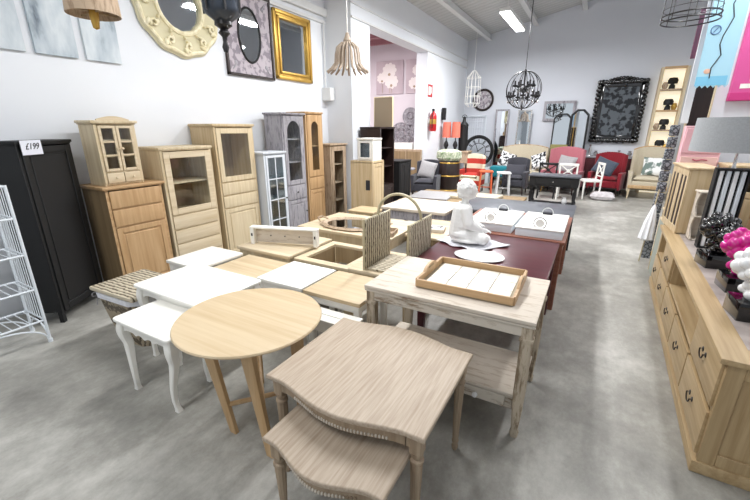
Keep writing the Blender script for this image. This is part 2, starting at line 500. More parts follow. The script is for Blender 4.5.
def square_table(name, label, x0, x1, y0, y1, z, top='slat', legm='pale_z', leg=.045, th=.03, apron=.07, aprm=None, group=None, cat='table', shelf=None, legs=True):
    w, d = x1-x0, y1-y0
    t = thing(name, label, cat, ((x0+x1)/2, (y0+y1)/2, 0), 0, group)
    MB().bx(-w/2, w/2, -d/2, d/2, z-th, z, .006, 2).build('tabletop', top, t)
    i = .015; a = MB()
    for sy in (-1, 1): a.bx(-w/2+i+leg, w/2-i-leg, sy*(d/2-i-.004), sy*(d/2-i-.022), z-th-apron, z-th)
    for sx in (-1, 1): a.bx(sx*(w/2-i-.004), sx*(w/2-i-.022), -d/2+i+leg, d/2-i-leg, z-th-apron, z-th)
    a.build('apron', aprm or legm, t)
    for sx in (-1, 1):
        for sy in (-1, 1):
            cx, cy = sx*(w/2-i-leg/2), sy*(d/2-i-leg/2)
            MB().loft([(cx, cy, 0, leg*.38, leg*.38), (cx, cy, z-th-apron, leg/2, leg/2), (cx, cy, z-th, leg/2, leg/2)]).build('leg', legm, t)
    if shelf: MB().bx(-w/2+.03, w/2-.03, -d/2+.03, d/2-.03, shelf-.02, shelf).build('lower_shelf', top, t)
    return t

# ------------------------------------------------------------------ nest of bleached oak tables
def serp(w, d, bulge, inset=0):
    pts = []
    n = 40
    def f(u):
        a = abs(u)
        return 0 if a > .8 else (.5+.5*math.cos(PI*a/.8))**.75
    for k in range(n+1):
        u = -1+2*k/n; pts.append((u*(w/2-inset), -(d/2-inset)-bulge*f(u)))
    for k in range(n+1):
        u = 1-2*k/n; pts.append((u*(w/2-inset), (d/2-inset)+bulge*f(u)))
    return pts
def serp_table(label, w, d, z, loc, beads, rz=0):
    t = thing('nesting_table', label, 'table', loc, rz, 'nest of bleached oak tables')
    bl = .06
    top = MB().prism(serp(w, d, bl), z-.024, z, .008, None, 3).prism(serp(w, d, bl, .014), z-.036, z-.024, .003)
    top.build('tabletop', 'bleach', t)
    # apron band that follows the front, hollow
    ap = MB(); outer = serp(w, d, bl, .03)
    n2 = 41
    for seg in (outer[:n2], outer[n2:]):
        for p, q in zip(seg[2:-2], seg[3:-1]):
            P, Q = Vector((*p, 0)), Vector((*q, 0)); L = (Q-P).length
            mid = (P+Q)/2; ang = math.atan2(Q.y-P.y, Q.x-P.x)
            hgt = .05
            ap.box((mid.x, mid.y, z-.036-hgt/2), (L+.004, .016, hgt), 0, (0, 0, ang))
    for sx in (-1, 1): ap.bx(sx*(w/2-.03), sx*(w/2-.046), -d/2+.06, d/2-.06, z-.086, z-.036)
    a = ap.build('apron', 'bleach_z', t)
    bd = MB()
    seg = outer[:n2]
    for k in range(beads):
        u = .18+.64*k/(beads-1); x = u*(len(seg)-1); i = int(x); fr = x-i
        p, q = Vector(seg[i]), Vector(seg[min(i+1, n2-1)]); pt = p.lerp(q, fr)
        bd.ell((pt.x, pt.y-.009, z-.076), (.0058, .006, .009), None, 8, 6)
    bd.build('bead_moulding', 'whitewash', a)
    for sx in (-1, 1):
        for sy in (-1, 1):
            cx, cy = sx*(w/2-.045), sy*(d/2-.045)
            lg = MB().bx(cx-.026, cx+.026, cy-.026, cy+.026, z-.115, z-.036, .004)
            H = z-.115
            fl = lambda a, zz: 1+.05*math.cos(10*a) if .09 < zz < H-.05 else 1
            prof = [(.011, 0), (.016, .012), (.018, .03), (.013, .045), (.017, .055), (.019, .065), (.015, .078), (.0165, .095)]
            for k in range(9): prof.append((.0165+.0085*k/8, .1+(H-.16)*k/8))
            prof += [(.02, H-.052), (.029, H-.044), (.029, H-.034), (.02, H-.026), (.026, H-.012), (.026, H)]
            lg.lathe(prof, (cx, cy, 0), 40, None, fl)
            lg.build('leg', 'bleach_z', t)
    return t
serp_table('larger bleached oak side table with scalloped edge and fluted legs in front', .80, .65, .60, (-.79, 1.385, 0), 34)
serp_table('smaller bleached oak table tucked under its larger twin at the bottom edge', .58, .44, .465, (-.75, 1.09, 0), 26)

# ------------------------------------------------------------------ round table
t = thing('round_table', 'round pale oak side table with splayed plank legs', 'table', (-1.62, 1.37, 0), .0)
MB().lathe([(.40, .628), (.413, .632), (.418, .640), (.413, .648), (.40, .65)], (0, 0, 0), 72).build('tabletop', 'tabletop', t)
legs = [((-.22, -.17), (.03, -.23)), ((.10, -.20), (.33, -.27)), ((.21, .05), (.12, .12)), ((-.12, .18), (-.30, .12))]
for (tx, ty), (bx_, by) in [((-.09, -.25), (.02, -.22)), ((.20, -.22), (.33, -.24)), ((.24, .12), (.24, .12)), ((-.18, .18), (-.18, .18))]:
    MB().loft([(bx_, by, 0, .026, .014), (bx_*.5+tx*.5, by*.5+ty*.5, .31, .036, .016), (tx, ty, .628, .048, .018)]).build('leg', 'beech', t)
MB().tube([(.0, -.23, .19), (.29, .12, .19)], .014, 8).tube([(.30, -.235, .25), (-.16, .17, .25)], .014, 8).build('stretcher', 'beech', t)

# ------------------------------------------------------------------ white cabriole tables
def cabriole(cx, cy, sx, sy, z, mat, parent):
    K = [(0, -.034, .020), (.05, -.042, .0155), (.14, -.056, .0145), (.32, -.050, .017), (.55, -.018, .022), (.75, .008, .028), (.88, .012, .031), (1, 0, .030)]
    secs = []
    for k in range(25):
        u = k/24
        for (a, b) in zip(range(len(K)-1), range(1, len(K))):
            if K[a][0] <= u <= K[b][0]: break
        t = (u-K[a][0])/(K[b][0]-K[a][0])
        P = [K[max(a-1, 0)], K[a], K[b], K[min(b+1, len(K)-1)]]
        def cr(q):
            m1 = (P[2][q]-P[0][q])/(P[2][0]-P[0][0])*(K[b][0]-K[a][0]); m2 = (P[3][q]-P[1][q])/(P[3][0]-P[1][0])*(K[b][0]-K[a][0])
            return (2*t**3-3*t*t+1)*P[1][q]+(t**3-2*t*t+t)*m1+(-2*t**3+3*t*t)*P[2][q]+(t**3-t*t)*m2
        off, r = cr(1), cr(2)
        secs.append((cx+sx*(off if off > 0 else off*.6), cy+sy*(off if off > 0 else -off*.35), u*z, r, r))
    MB().loft(secs, 4).build('leg', mat, parent)
def skirt(w, h, drop, n=40):
    pts = [(-w/2, 0), (w/2, 0)]
    low = []
    for k in range(n+1):
        u = -1+2*k/n; a = abs(u)
        z = -h - drop*(.55*(.5+.5*math.cos(PI*min(1, a/.18))) if a < .18 else 0) - drop*(1.0*(math.sin(PI*(a-.25)/.25)**2)*.5 if .25 < a < .5 else 0) - (drop*1.3*((a-.72)/.28)**2 if a > .72 else 0)
        low.append((u*w/2, z))
    return pts+low[::-1]
def cab_table(label, x0, x1, y0, y1, z):
    w, d = x1-x0, y1-y0
    t = thing('nesting_table', label, 'table', ((x0+x1)/2, (y0+y1)/2, 0), 0, 'nest of white cabriole tables')
    out = []
    for (cx, cy, a0) in ((w/2-.03, -d/2+.03, -PI/2), (w/2-.03, d/2-.03, 0), (-w/2+.03, d/2-.03, PI/2), (-w/2+.03, -d/2+.03, PI)):
        for k in range(6): a = a0+PI/2*k/5; out.append((cx+.03*math.cos(a), cy+.03*math.sin(a)))
    MB().prism(out, z-.022, z, .007, None, 3).build('tabletop', 'white', t)
    MX = Matrix(((1, 0, 0, 0), (0, 0, 1, 0), (0, 1, 0, z-.022), (0, 0, 0, 1)))
    MY = Matrix(((0, 0, 1, 0), (1, 0, 0, 0), (0, 1, 0, z-.022), (0, 0, 0, 1)))
    a = MB()
    for yy in (-d/2+.03, d/2-.046):
        a.prism(skirt(w-.09, .055, .03), 0, .016, 0, Matrix.Translation((0, yy, 0)) @ MX)
    for xx in (-w/2+.03, w/2-.046):
        a.prism(skirt(d-.09, .055, .02), 0, .016, 0, Matrix.Translation((xx, 0, 0)) @ MY)
    a.build('apron', 'white', t)
    for sx in (-1, 1):
        for sy in (-1, 1): cabriole(sx*(w/2-.05), sy*(d/2-.05), sx, sy, z-.02, 'white', t)
    return t
cab_table('taller white table with wavy apron beside the wicker hamper', -2.84, -2.06, 1.36, 1.90, .60)
cab_table('lower white table with curved legs tucked under the taller white one', -2.56, -1.97, 1.06, 1.44, .535)

# ------------------------------------------------------------------ wicker hamper with lid
t = thing('wicker_hamper', 'grey wicker laundry hamper with white lining and ribbon', 'basket', (-3.13, 1.55, 0), .05)
def tap(u): return [(-.19-.09*u, -.15-.06*u), (.19+.09*u, -.15-.06*u), (.19+.09*u, .15+.07*u), (-.19-.09*u, .15+.07*u)]
m = MB()
m.loft([(0, 0, 0, .19, .15), (0, 0, .25, .24, .19), (0, 0, .43, .265, .215), (0, 0, .43, .25, .2), (0, 0, .03, .18, .14)])
m.build('basket_body', 'seagrassdark', t)
m = MB().loft([(0, 0, .40, .272, .222), (0, 0, .445, .276, .226), (0, 0, .448, .25, .2)]); m.build('lining', 'cloth', t, label='white fabric lining')
m = MB().box((0, 0, .468), (.56, .46, .035), .015, None, 2); m.build('lid', 'seagrass', t)
m = MB()
for sg in (-1, 1):
    m.tube(arc((-.285+.0, -.16+sg*.03, .40), .028, 0, 2*PI, 10, 'yz', .018)[:-1], .005, 6, True)
    m.tube([(-.285, -.16, .40), (-.295, -.16+sg*.02, .35), (-.29, -.16+sg*.035, .30)], .005, 6)
m.build('ribbon', 'greycush', t)

# ------------------------------------------------------------------ table field in the centre
square_table('coffee_table', 'low white square table behind the tall white one by the drawers', -3.42, -2.95, 1.98, 2.50, .50, 'white', 'white', .04)
square_table('coffee_table', 'pine plank table showing between two white tabletops', -2.93, -2.32, 2.08, 2.56, .47, 'slat', 'pale_z', .045)
square_table('coffee_table', 'white square table in front of the open pine frame', -2.24, -1.77, 2.0, 2.46, .55, 'white', 'white', .045)
t = square_table('coffee_table', 'striped pine topped table with white legs beside the whitewashed console', -1.75, -1.25, 1.99, 2.46, .55, 'slat', 'white', .05, .03, .06)
t = thing('white_bench', 'low white slatted bench behind the round table', 'bench', (-1.42, 1.88, 0))
MB().bx(-.22, .22, -.08, -.005, .44, .47).bx(-.22, .22, .005, .08, .44, .47).build('seat', 'white', t)
MB().bx(-.2, .2, -.07, -.055, .37, .44).bx(-.2, .2, .055, .07, .37, .44).build('apron', 'white', t)
for sx in (-1, 1):
    for sy in (-1, 1): MB().bx(sx*.2-.018, sx*.2+.018, sy*.055-.018, sy*.055+.018, 0, .37).build('leg', 'white', t)
square_table('coffee_table', 'wide pale pine table holding the whitewashed wall shelf', -3.14, -2.42, 2.59, 3.30, .52, 'pale', 'pale_z', .06, .035, .08)
# open frame table
t = thing('frame_table', 'pine coffee table frame with an open rectangular centre', 'table', (-2.08, 2.96, 0))
w, d, z = .64, .66, .50
MB().bx(-w/2, w/2, -d/2, -d/2+.085, z-.03, z, .004).bx(-w/2, w/2, d/2-.085, d/2, z-.03, z, .004).bx(-w/2, -w/2+.085, -d/2+.085, d/2-.085, z-.03, z, .004).bx(w/2-.085, w/2, -d/2+.085, d/2-.085, z-.03, z, .004).build('top_frame', 'pale', t)
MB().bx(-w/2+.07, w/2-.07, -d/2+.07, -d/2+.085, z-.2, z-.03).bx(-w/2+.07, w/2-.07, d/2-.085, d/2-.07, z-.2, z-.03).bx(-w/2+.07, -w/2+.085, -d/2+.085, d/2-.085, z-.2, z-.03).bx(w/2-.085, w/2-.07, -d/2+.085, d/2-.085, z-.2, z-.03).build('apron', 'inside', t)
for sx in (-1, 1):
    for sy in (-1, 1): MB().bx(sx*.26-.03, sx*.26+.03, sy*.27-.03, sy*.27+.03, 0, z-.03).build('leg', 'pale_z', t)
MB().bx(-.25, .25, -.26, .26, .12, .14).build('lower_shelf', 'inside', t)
square_table('coffee_table', 'small pine table under the seagrass basket', -1.74, -1.155, 2.585, 3.2, .53, 'pale', 'pale_z', .045)
square_table('coffee_table', 'long pine table carrying the silver oval tray', -3.05, -1.78, 3.45, 4.35, .56, 'pale', 'pale_z', .06, .04, .1)
square_table('coffee_table', 'pine table with darker rail behind the seagrass basket', -1.74, -1.3, 3.75, 4.6, .56, 'slat', 'oldpine', .05)
square_table('coffee_table', 'grey edged whitewashed table in the middle of the floor', -2.6, -1.62, 4.75, 5.6, .62, 'pinkwash', 'greywash', .06, .04, .12)

# wall shelf rack with peg slots standing on pine table
t = thing('wall_shelf', 'whitewashed carved wall shelf lying on the pale pine table', 'shelf', (-2.72, 2.86, .52), .32)
MB().bx(-.33, .33, .03, .045, .01, .17, .003).build('back_board', 'pinkwash', t)
MB().bx(-.375, .375, -.03, .055, .17, .19, .005).build('top_board', 'white', t)
for sx in (-1, 1):
    e = MB().bx(sx*.33, sx*.37, -.03, .05, 0, .17, .003).build('end_panel', 'white', t)
    MB().bx(sx*.35-.008, sx*.35+.008, -.036, -.029, .09, .12, .002).build('slot', 'ink', e, label='dark keyhole slot')
m = MB()
for k in range(3): m.ell((-.16+k*.16, .02, .09), (.006, .012, .006), None, 8, 6)
m.build('peg', 'iron', t)

# silver oval tray
t = thing('oval_tray', 'ornate silver oval mirror tray on the long pine table', 'tray', (-2.45, 3.80, .56), .1); t.scale = (1.15, 1.15, 1.3)
m = MB().lathe([(.30, 0), (.33, .012), (.30, .03), (.27, .02), (.26, .012)], (0, 0, 0), 48, None, lambda a, z: 1+.03*math.cos(14*a), 1.15, .8); m.build('rim', 'brownwash', t)
MB().lathe([(.262, .012), (.262, .016)], (0, 0, 0), 40, None, None, 1.15, .8).build('mirror_plate', 'mirror', t)
m = MB()
for sg in (-1, 1): m.tube([(sg*.36, -.08, .02), (sg*.42, -.04, .05), (sg*.42, .04, .05), (sg*.36, .08, .02)], .008, 8)
m.build('handle', 'brownwash', t)
t = thing('serving_tray', 'brown carved wooden tray lying near the hoop handled basket', 'tray', (-1.98, 3.63, .56), .2)
MB().bx(-.17, .17, -.12, .12, 0, .012).build('base', 'brownwash', t)
m = MB().bx(-.17, .17, -.12, -.105, .012, .05).bx(-.17, .17, .105, .12, .012, .05).bx(-.17, -.155, -.105, .105, .012, .05).bx(.155, .17, -.105, .105, .012, .05); m.build('rim', 'brownwash', t)

# small dark frame lying and framed pieces on pine tables
t = thing('picture_frame', 'small white box frame with dark lettering lying on pine table', 'frame', (-1.52, 4.05, .56), .2)
MB().bx(-.14, .14, -.1, .1, 0, .04).build('frame', 'whitewash', t)
MB().bx(-.11, .11, -.07, .07, .04, .042, 0).build('print', 'bwcush', t)

# ------------------------------------------------------------------ seagrass basket with hoop handle
t = thing('log_basket', 'woven seagrass magazine basket with tall hoop handle', 'basket', (-1.385, 2.86, .53))
for sx, nm in ((-1, 0), (1, 0)):
    x = sx*.205
    p = MB().bx(x-.014, x+.014, -.24, .22, .01, .44, .01, 2).build('woven_panel', 'seagrass', t)
    m = MB()
    m.tube([(x, -.245, 0), (x, -.245, .45)], .011, 8).tube([(x, .225, 0), (x, .225, .45)], .009, 8).tube([(x, -.245, .44), (x, .225, .44)], .009, 8)
    m.build('rattan_edge', 'rattan', t)
MB().bx(-.18, .18, -.235, .215, .0, .025, .006).build('woven_base', 'seagrass', t)
m = MB(); m.tube([(-.205, 0, .3)]+arc((0, 0, .44), .205, PI, 0, 20, 'xz', .20)+[(.205, 0, .3)], .0125, 10); m.build('hoop_handle', 'rattan', t)

# ------------------------------------------------------------------ console with lower drawer
t = thing('console_table', 'whitewashed distressed console table with lower shelf and small drawer', 'table', (-.64, 2.22, 0))
w, d, z = 1.02, .66, .755
MB().bx(-w/2, w/2, -d/2, d/2, z-.022, z, .005, 2).build('tabletop', 'pinkwash', t)
MB().bx(-w/2+.05, w/2-.05, -d/2+.015, -d/2+.035, z-.10, z-.022).bx(-w/2+.05, w/2-.05, d/2-.035, d/2-.015, z-.10, z-.022).bx(-w/2+.015, -w/2+.035, -d/2+.05, d/2-.05, z-.10, z-.022).bx(w/2-.035, w/2-.015, -d/2+.05, d/2-.05, z-.10, z-.022).build('apron', 'whitewash', t)
MB().bx(-w/2+.0, w/2-.0, -d/2+.003, -d/2+.012, z-.04, z-.026, .003).build('moulding', 'whitewash', t)
for sx in (-1, 1):
    for sy in (-1, 1):
        cx, cy = sx*(w/2-.038), sy*(d/2-.038)
        MB().loft([(cx, cy, 0, .018, .018), (cx, cy, .03, .024, .024), (cx, cy, .045, .018, .018), (cx, cy, .18, .026, .026), (cx, cy, .30, .03, .03), (cx, cy, z-.13, .03, .03), (cx, cy, z-.125, .036, .036), (cx, cy, z-.11, .036, .036), (cx, cy, z-.105, .03, .03), (cx, cy, z-.022, .03, .03)]).build('leg', 'whitewash_z', t)
MB().bx(-w/2+.03, w/2-.03, -d/2+.03, d/2-.17, .255, .275).build('lower_shelf', 'pinkwash', t)
MB().bx(-w/2+.07, w/2-.07, -d/2+.05, d/2-.2, .16, .255).build('drawer_case', 'whitewash', t)
for i in range(2):
    dr = MB().bx(-.4+i*.41, -.01+i*.41, -d/2+.035, -d/2+.052, .17, .248, .005).build('drawer', 'whitewash', t)
    MB().lathe([(.006, 0), (.008, .012), (.017, .02), (.014, .032), (0, .036)], (-.205+i*.41+.03, -d/2+.035, .208), 14, (PI/2, 0, 0)).build('knob', 'gwhite', dr, label='white ceramic knob')
# tray on the console
t = thing('serving_tray', 'pine tray with white tiled base standing on the whitewashed console', 'tray', (-.565, 2.27, .755), .015)
w, d = .58, .50
MB().bx(-w/2, w/2, -d/2, d/2, 0, .012).build('base', 'tilegrout', t)
m = MB()
for i in range(4):
    for j in range(3):
        cx = -w/2+.03+(w-.06)*(i+.5)/4; cy = -d/2+.03+(d-.06)*(j+.5)/3
        m.bx(cx-(w-.06)/8+.003, cx+(w-.06)/8-.003, cy-(d-.06)/6+.003, cy+(d-.06)/6-.003, .012, .017, .001)
m.build('tile', 'ivory', t)
for sg in (-1, 1): MB().bx(-w/2, w/2, sg*d/2, sg*(d/2-.016), 0, .055, .003).build('long_rim', M['honey_x'], t)
for sx in (-1, 1):
    MX = Matrix(((0, 0, 1, sx*(w/2)-.008), (1, 0, 0, 0), (0, 1, 0, 0), (0, 0, 0, 1)))
    poly = [(-d/2+.016, 0), (d/2-.016, 0), (d/2-.016, .055)]
    for k in range(13):
        u = k/12; poly.append((.11-.22*u, .055+.035*math.sin(PI*u)**.6))
    poly.append((-d/2+.016, .055))
    MB().prism(poly, 0, .016, 0, MX).build('end_rim', M['honey_x'], t)
    MB().bx(sx*(w/2)-.01, sx*(w/2)+.01, -.05, .05, .058, .074, .006, 2).build('handle_slot', 'inside', t)
# oval white plate on the burgundy table edge
t = tag(MB().lathe([(.10, 0), (.19, .008), (.2, .014), (.15, .012), (.05, .008)], (0, 0, 0), 40, None, None, 1, .75).build('platter', 'gwhite'), 'oval white platter just behind the tiled tray', 'plate')
t.location = (-.70, 2.95, .70)

# ------------------------------------------------------------------ burgundy table and neighbours
def panel_table(name, label, x0, x1, y0, y1, z, top, side, leg=.07, th=.03, apron=.12, group=None):
    return square_table(name, label, x0, x1, y0, y1, z, top, side, leg, th, apron, None, group)
square_table('dining_table', 'glossy burgundy table under the white meditating statue', -1.14, -.16, 2.68, 3.70, .70, 'burgundy', 'burgundy', .07, .03, .14)
square_table('dining_table', 'red brown wooden table carrying two white boxes', -1.2, -.12, 3.74, 4.92, .70, 'redbrown', 'redbrown', .06, .03, .1)
square_table('dining_table', 'slate grey topped dark table beyond the white boxes', -1.58, -.12, 5.0, 6.0, .66, 'slate', 'black', .06, .03, .08)

def ringbox(x, y, w, d, label):
    t = thing('keepsake_box', label, 'box', (x, y, .70), .0, 'white boxes with ring handles')
    MB().bx(-w/2, w/2, -d/2, d/2, 0, .075, .008, 2).build('box_body', 'bluewhite', t)
    MB().bx(-w/2-.006, w/2+.006, -d/2-.006, d/2+.006, .075, .09, .005, 2).build('lid', 'cream' if False else 'white', t)
    r = .055
    MB().tube([(r*math.cos(a), -d/2+.04+0*a, .10+r+r*math.sin(a)-.02) for a in [2*PI*k/28 for k in range(28)]], .004, 6, True).build('ring_handle', 'iron', t)
    MB().lathe([(.038, 0), (.038, .006)], (0, -d/2+.036, .135), 24, (PI/2, 0, 0)).build('dial', 'white', t)
    MB().bx(-.05, .05, d/2-.08, d/2-.03, .09, .115, .006).build('catch', 'ink', t, label='dark catch block')
    MB().tube(arc((0, d/2-.055, .105), .055, 0, PI, 14, 'xz'), .005, 6).build('bail_handle', 'steel', t)
    return t
ringbox(-.83, 4.18, .44, .72, 'flat white box with round dial nearer the white statue')
ringbox(-.36, 4.18, .42, .78, 'flat white box with round dial at the table corner by the aisle')

# cloth under statue
def cloth(cx, cy, z, r, n=40):
    b = bmesh.new(); rnd = random.Random(3); rings = 8; vs = [[None]*n for _ in range(rings)]
    c0 = b.verts.new((0, 0, .004))
    for i in range(rings):
        for k in range(n):
            a = 2*PI*k/n; sq = 1/max(abs(math.cos(a+.5)), abs(math.sin(a+.5)))
            rr = r*(i+1)/rings*(sq*.9+.05*math.sin(5*a)+.04*math.sin(9*a+1))
            vs[i][k] = b.verts.new((rr*math.cos(a), rr*math.sin(a)*.8, .004+(i/rings)**2*.008*(1+math.sin(7*a+i))))
    for k in range(n): b.faces.new((c0, vs[0][k], vs[0][(k+1) % n]))
    for i in range(rings-1):
        for k in range(n): b.faces.new((vs[i][k], vs[i+1][k], vs[i+1][(k+1) % n], vs[i][(k+1) % n]))
    bmesh.ops.recalc_face_normals(b, faces=b.faces)
    m = MB(); m._add(b); o = m.build('cloth', 'cloth'); o.location = (cx, cy, z)
    s = o.modifiers.new('s', 'SOLIDIFY'); s.thickness = .003; s.offset = 1
    return o
tag(cloth(-.86, 3.30, .70, .27), 'crumpled white cloth spread under the meditating statue', 'cloth')

# statue of a seated child, facing +X
def statue():
    m = MB()
    def cap(a, b, ra, rb, n=9):
        a, b = Vector(a), Vector(b)
        for k in range(n):
            u = k/(n-1); m.ell(a.lerp(b, u), ra+(rb-ra)*u, None, 14, 10)
    # torso
    m.ell((-.02, 0, .07), (.11, .13, .07)); cap((-.035, 0, .08), (-.03, 0, .26), .10, .082, 7); m.ell((-.03, 0, .14), (.075, .10, .08)); m.ell((-.03, 0, .22), (.066, .092, .08))
    m.ell((-.025, 0, .285), (.05, .09, .045)); cap((-.02, 0, .30), (-.012, 0, .36), .032, .030, 5)
    # robe hem skirt
    m.ell((.05, 0, .035), (.17, .17, .035))
    for s in (-1, 1):
        cap((-.02, s*.05, .07), (.12, s*.15, .06), .062, .045)       # thigh
        cap((.12, s*.15, .055), (.15, -s*.02, .045), .042, .028)     # shin crossing
        cap((.15, -s*.02, .045), (.175, -s*.07, .035), .026, .018, 6)    # foot
        cap((-.02, s*.085, .285), (.0, s*.12, .18), .044, .044)   # upper arm
        cap((.0, s*.12, .175), (.10, s*.108, .125), .042, .026)  # forearm with sleeve
        cap((.115, s*.105, .125), (.15, s*.10, .115), .018, .019, 5)
        for q in range(4):
            yy = s*(.085+.011*q); L = (.032, .037, .034, .026)[q]
            cap((.155, yy, .116), (.155+L*.7, yy, .112), .0062, .0058, 5); cap((.155+L*.7, yy, .112), (.155+L, yy, .102), .0058, .005, 4)
        cap((.14, s*.082, .12), (.165, s*.07, .112), .0075, .006, 5)
    # head
    m.T = Matrix.Translation((.0, 0, .365)) @ Matrix.Scale(1.06, 4) @ Matrix.Translation((0, 0, -.365))
    m.ell((.0, 0, .43), (.072, .062, .075)); m.ell((.012, 0, .405), (.058, .052, .05)); m.ell((.048, 0, .378), (.018, .022, .015))
    m.ell((.072, 0, .413), (.012, .009, .012)); m.ell((.066, 0, .425), (.008, .007, .016))
    m.ell((.064, 0, .397), (.008, .016, .0045)); m.ell((.062, 0, .389), (.008, .014, .0045))
    for s in (-1, 1):
        m.ell((.06, s*.024, .425), (.008, .012, .006)); m.ell((.056, s*.03, .44), (.012, .018, .005)); m.ell((-.002, s*.062, .418), (.016, .007, .022)); m.ell((-.002, s*.06, .395), (.008, .006, .008))
    rnd = random.Random(5)
    m.ell((-.014, 0, .440), (.070, .066, .072)); m.ell((-.045, 0, .405), (.036, .05, .04))
    for k in range(150):
        a = rnd.uniform(0, 2*PI); e = rnd.uniform(.05, 1.5)
        x, y, zz = -.014+.070*math.cos(e)*math.cos(a), .066*math.cos(e)*math.sin(a), .440+.072*math.sin(e)
        if x > .035 and zz < .475: continue
        m.ell((x, y, zz), .0065, None, 8, 6)
    o = m.build('statue', 'plaster')
    r = o.modifiers.new('r', 'REMESH'); r.mode = 'VOXEL'; r.voxel_size = .0035; r.use_smooth_shade = True
    s = o.modifiers.new('s', 'SMOOTH'); s.iterations = 3; s.factor = .5
    return o
o = statue(); o.location = (-.93, 3.30, .712); o.rotation_euler = (0, 0, .50); o.scale = (1.08, 1.08, 1.08)
tag(o, 'white plaster statue of a cross legged meditating child', 'statue')

# ------------------------------------------------------------------ left wall cabinets
RZ = PI/2
def cab_left(name, label, y0, y1, h, d, rows, mats, xf=-4.10, **k):
    return cabinet(name, label, 'cabinet', y1-y0, d, h, rows, mats, (xf-d/2, (y0+y1)/2, k.pop('z', 0)), RZ, **k)
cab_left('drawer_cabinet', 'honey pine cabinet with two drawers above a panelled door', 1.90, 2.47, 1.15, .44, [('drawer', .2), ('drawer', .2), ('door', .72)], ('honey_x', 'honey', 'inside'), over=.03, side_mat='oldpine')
cab_left('display_cabinet', 'small pale pine cupboard with two glazed doors atop the honey cabinet', 1.94, 2.32, .62, .28, [('glass', .8, dict(n=2, panes=(1, 3), s=.026, shelves=2, knob=True)), ('drawer', .2, dict(n=2))], ('pale_z', 'pale', 'inside'), xf=-4.14, z=1.15, over=.025, plinth=.02, hm='pale', handle=knob)
pc = [c for c in bpy.data.objects if c.name.startswith('display_cabinet')][0]
MB().prism([(-.15, 0), (.15, 0)]+[(.15-.3*k/12, .01+.03*math.sin(PI*k/12)) for k in range(13)], 0, .018, 0, Matrix(((1, 0, 0, 0), (0, 0, 1, -.14), (0, 1, 0, .62), (0, 0, 0, 1)))).build('pediment', 'pale', pc)
cab_left('display_cabinet', 'pale pine cabinet with one glazed door over four drawers', 2.51, 3.16, 1.50, .44, [('glass', .72, dict(s=.07, shelves=1)), ('drawer', .17), ('drawer', .17), ('drawer', .17), ('drawer', .17)], ('pale_z', 'pale', 'inside'), over=.015, top_t=.03)
cab_left('display_cabinet', 'tall pale pine cabinet with glazed door, drawers and panelled door', 3.23, 3.86, 1.75, .44, [('glass', .72, dict(s=.065, shelves=0)), ('drawer', .18), ('drawer', .18), ('door', .67)], ('pine', 'pale_z', 'inside'), over=.02, top_t=.03)
cab_left('display_cabinet', 'small grey white cabinet with eight milky glass panes', 3.90, 4.33, 1.38, .30, [('glass', 1, dict(panes=(2, 4), s=.035, shelves=3, gm='glassblue', knob=True))], ('greypaint', 'greypaint', 'bluewhite'), xf=-3.98, over=.02)
cab_left('hutch_cabinet', 'tall grey washed hutch with arched glass door above a drawer', 4.43, 4.93, 1.92, .34, [('glass', .58, dict(s=.07, shelves=2, arch=True)), ('drawer', .13), ('door', .3)], ('greywash', 'greywash', 'brownwash'), over=.03, handle=knob)
cab_left('hutch_cabinet', 'narrow honey pine cabinet with arched glass door', 4.98, 5.42, 1.95, .38, [('glass', .62, dict(s=.1, shelves=1, arch=True)), ('drawer', .13), ('door', .4)], ('honey', 'honey', 'inside'), over=.015)
cab_left('display_cabinet', 'weathered brown cabinet with plain glazed door beside the pillar', 5.62, 6.12, 1.43, .36, [('glass', 1, dict(s=.08, shelves=3))], ('brownwash', 'brownwash', 'brownwash'), over=.03)
# pine unit by the pillar, its side to the camera
t = cabinet('pine_chest', 'plain pine chest with square hand hole before the pillar', 'cabinet', .40, .44, 1.17, [('door', 1)], ('pine', 'pine', 'inside'), (-3.44, 5.80, 0), RZ, over=.0)
MB().bx(-.206, -.2, -.17, -.09, .68, .85, .0).build('hand_hole', 'ink', t, label='dark square hand hole')
t = cabinet('display_cabinet', 'small white cupboard with glass door on top of the pine chest', 'cabinet', .30, .30, .37, [('glass', 1, dict(s=.03, shelves=1, gm='glassblue'))], ('white', 'white', 'bluewhite'), (-3.38, 5.78, 1.17), 0, over=.015, plinth=.02)
t = thing('pine_box', 'low pine box on the floor display before the pine chest', 'box', (-3.1, 5.2, 0))
MB().bx(-.22, .22, -.2, .2, 0, .42).build('box_body', 'pine', t)
MB().bx(-.235, .235, -.215, .215, .42, .445, .005).build('lid', 'pine_x', t)
t = cab_left('bookcase', 'tall dark walnut bookcase with open shelves in the doorway', 6.38, 6.95, 1.72, .44, [('open', 1.1, dict(shelves=2)), ('door', .6)], ('darkwood', 'darkwood', 'darkwood'), xf=-3.5, over=.01)
t = cab_left('sideboard', 'low black cabinet beside the dark walnut bookcase', 7.05, 7.60, 1.06, .42, [('door', 1, dict(n=2))], ('black', 'black', 'black'), xf=-3.42, over=.01)
t = thing('wooden_panel', 'tall brown board with pale edge on the dark bookcase', 'board', (-3.62, 6.72, 1.72))
MB().bx(-.19, .19, -.02, .02, 0, .52, .002).build('board', 'cardboard', t)
m = MB().bx(-.2, -.19, -.025, .025, 0, .54).bx(.19, .2, -.025, .025, 0, .54).bx(-.19, .19, -.025, .025, .52, .54); m.build('frame', 'pale_z', t)

# black wardrobe, angled
N = Vector((-4.03, 1.29)); Fp = Vector((-4.36, 1.80)); dv = (Fp-N); wv = dv.length; ang = math.atan2(dv.y, dv.x); dd = .42
nrm = Vector((dv.y, -dv.x)).normalized()
cc = (N+Fp)/2-nrm*dd/2
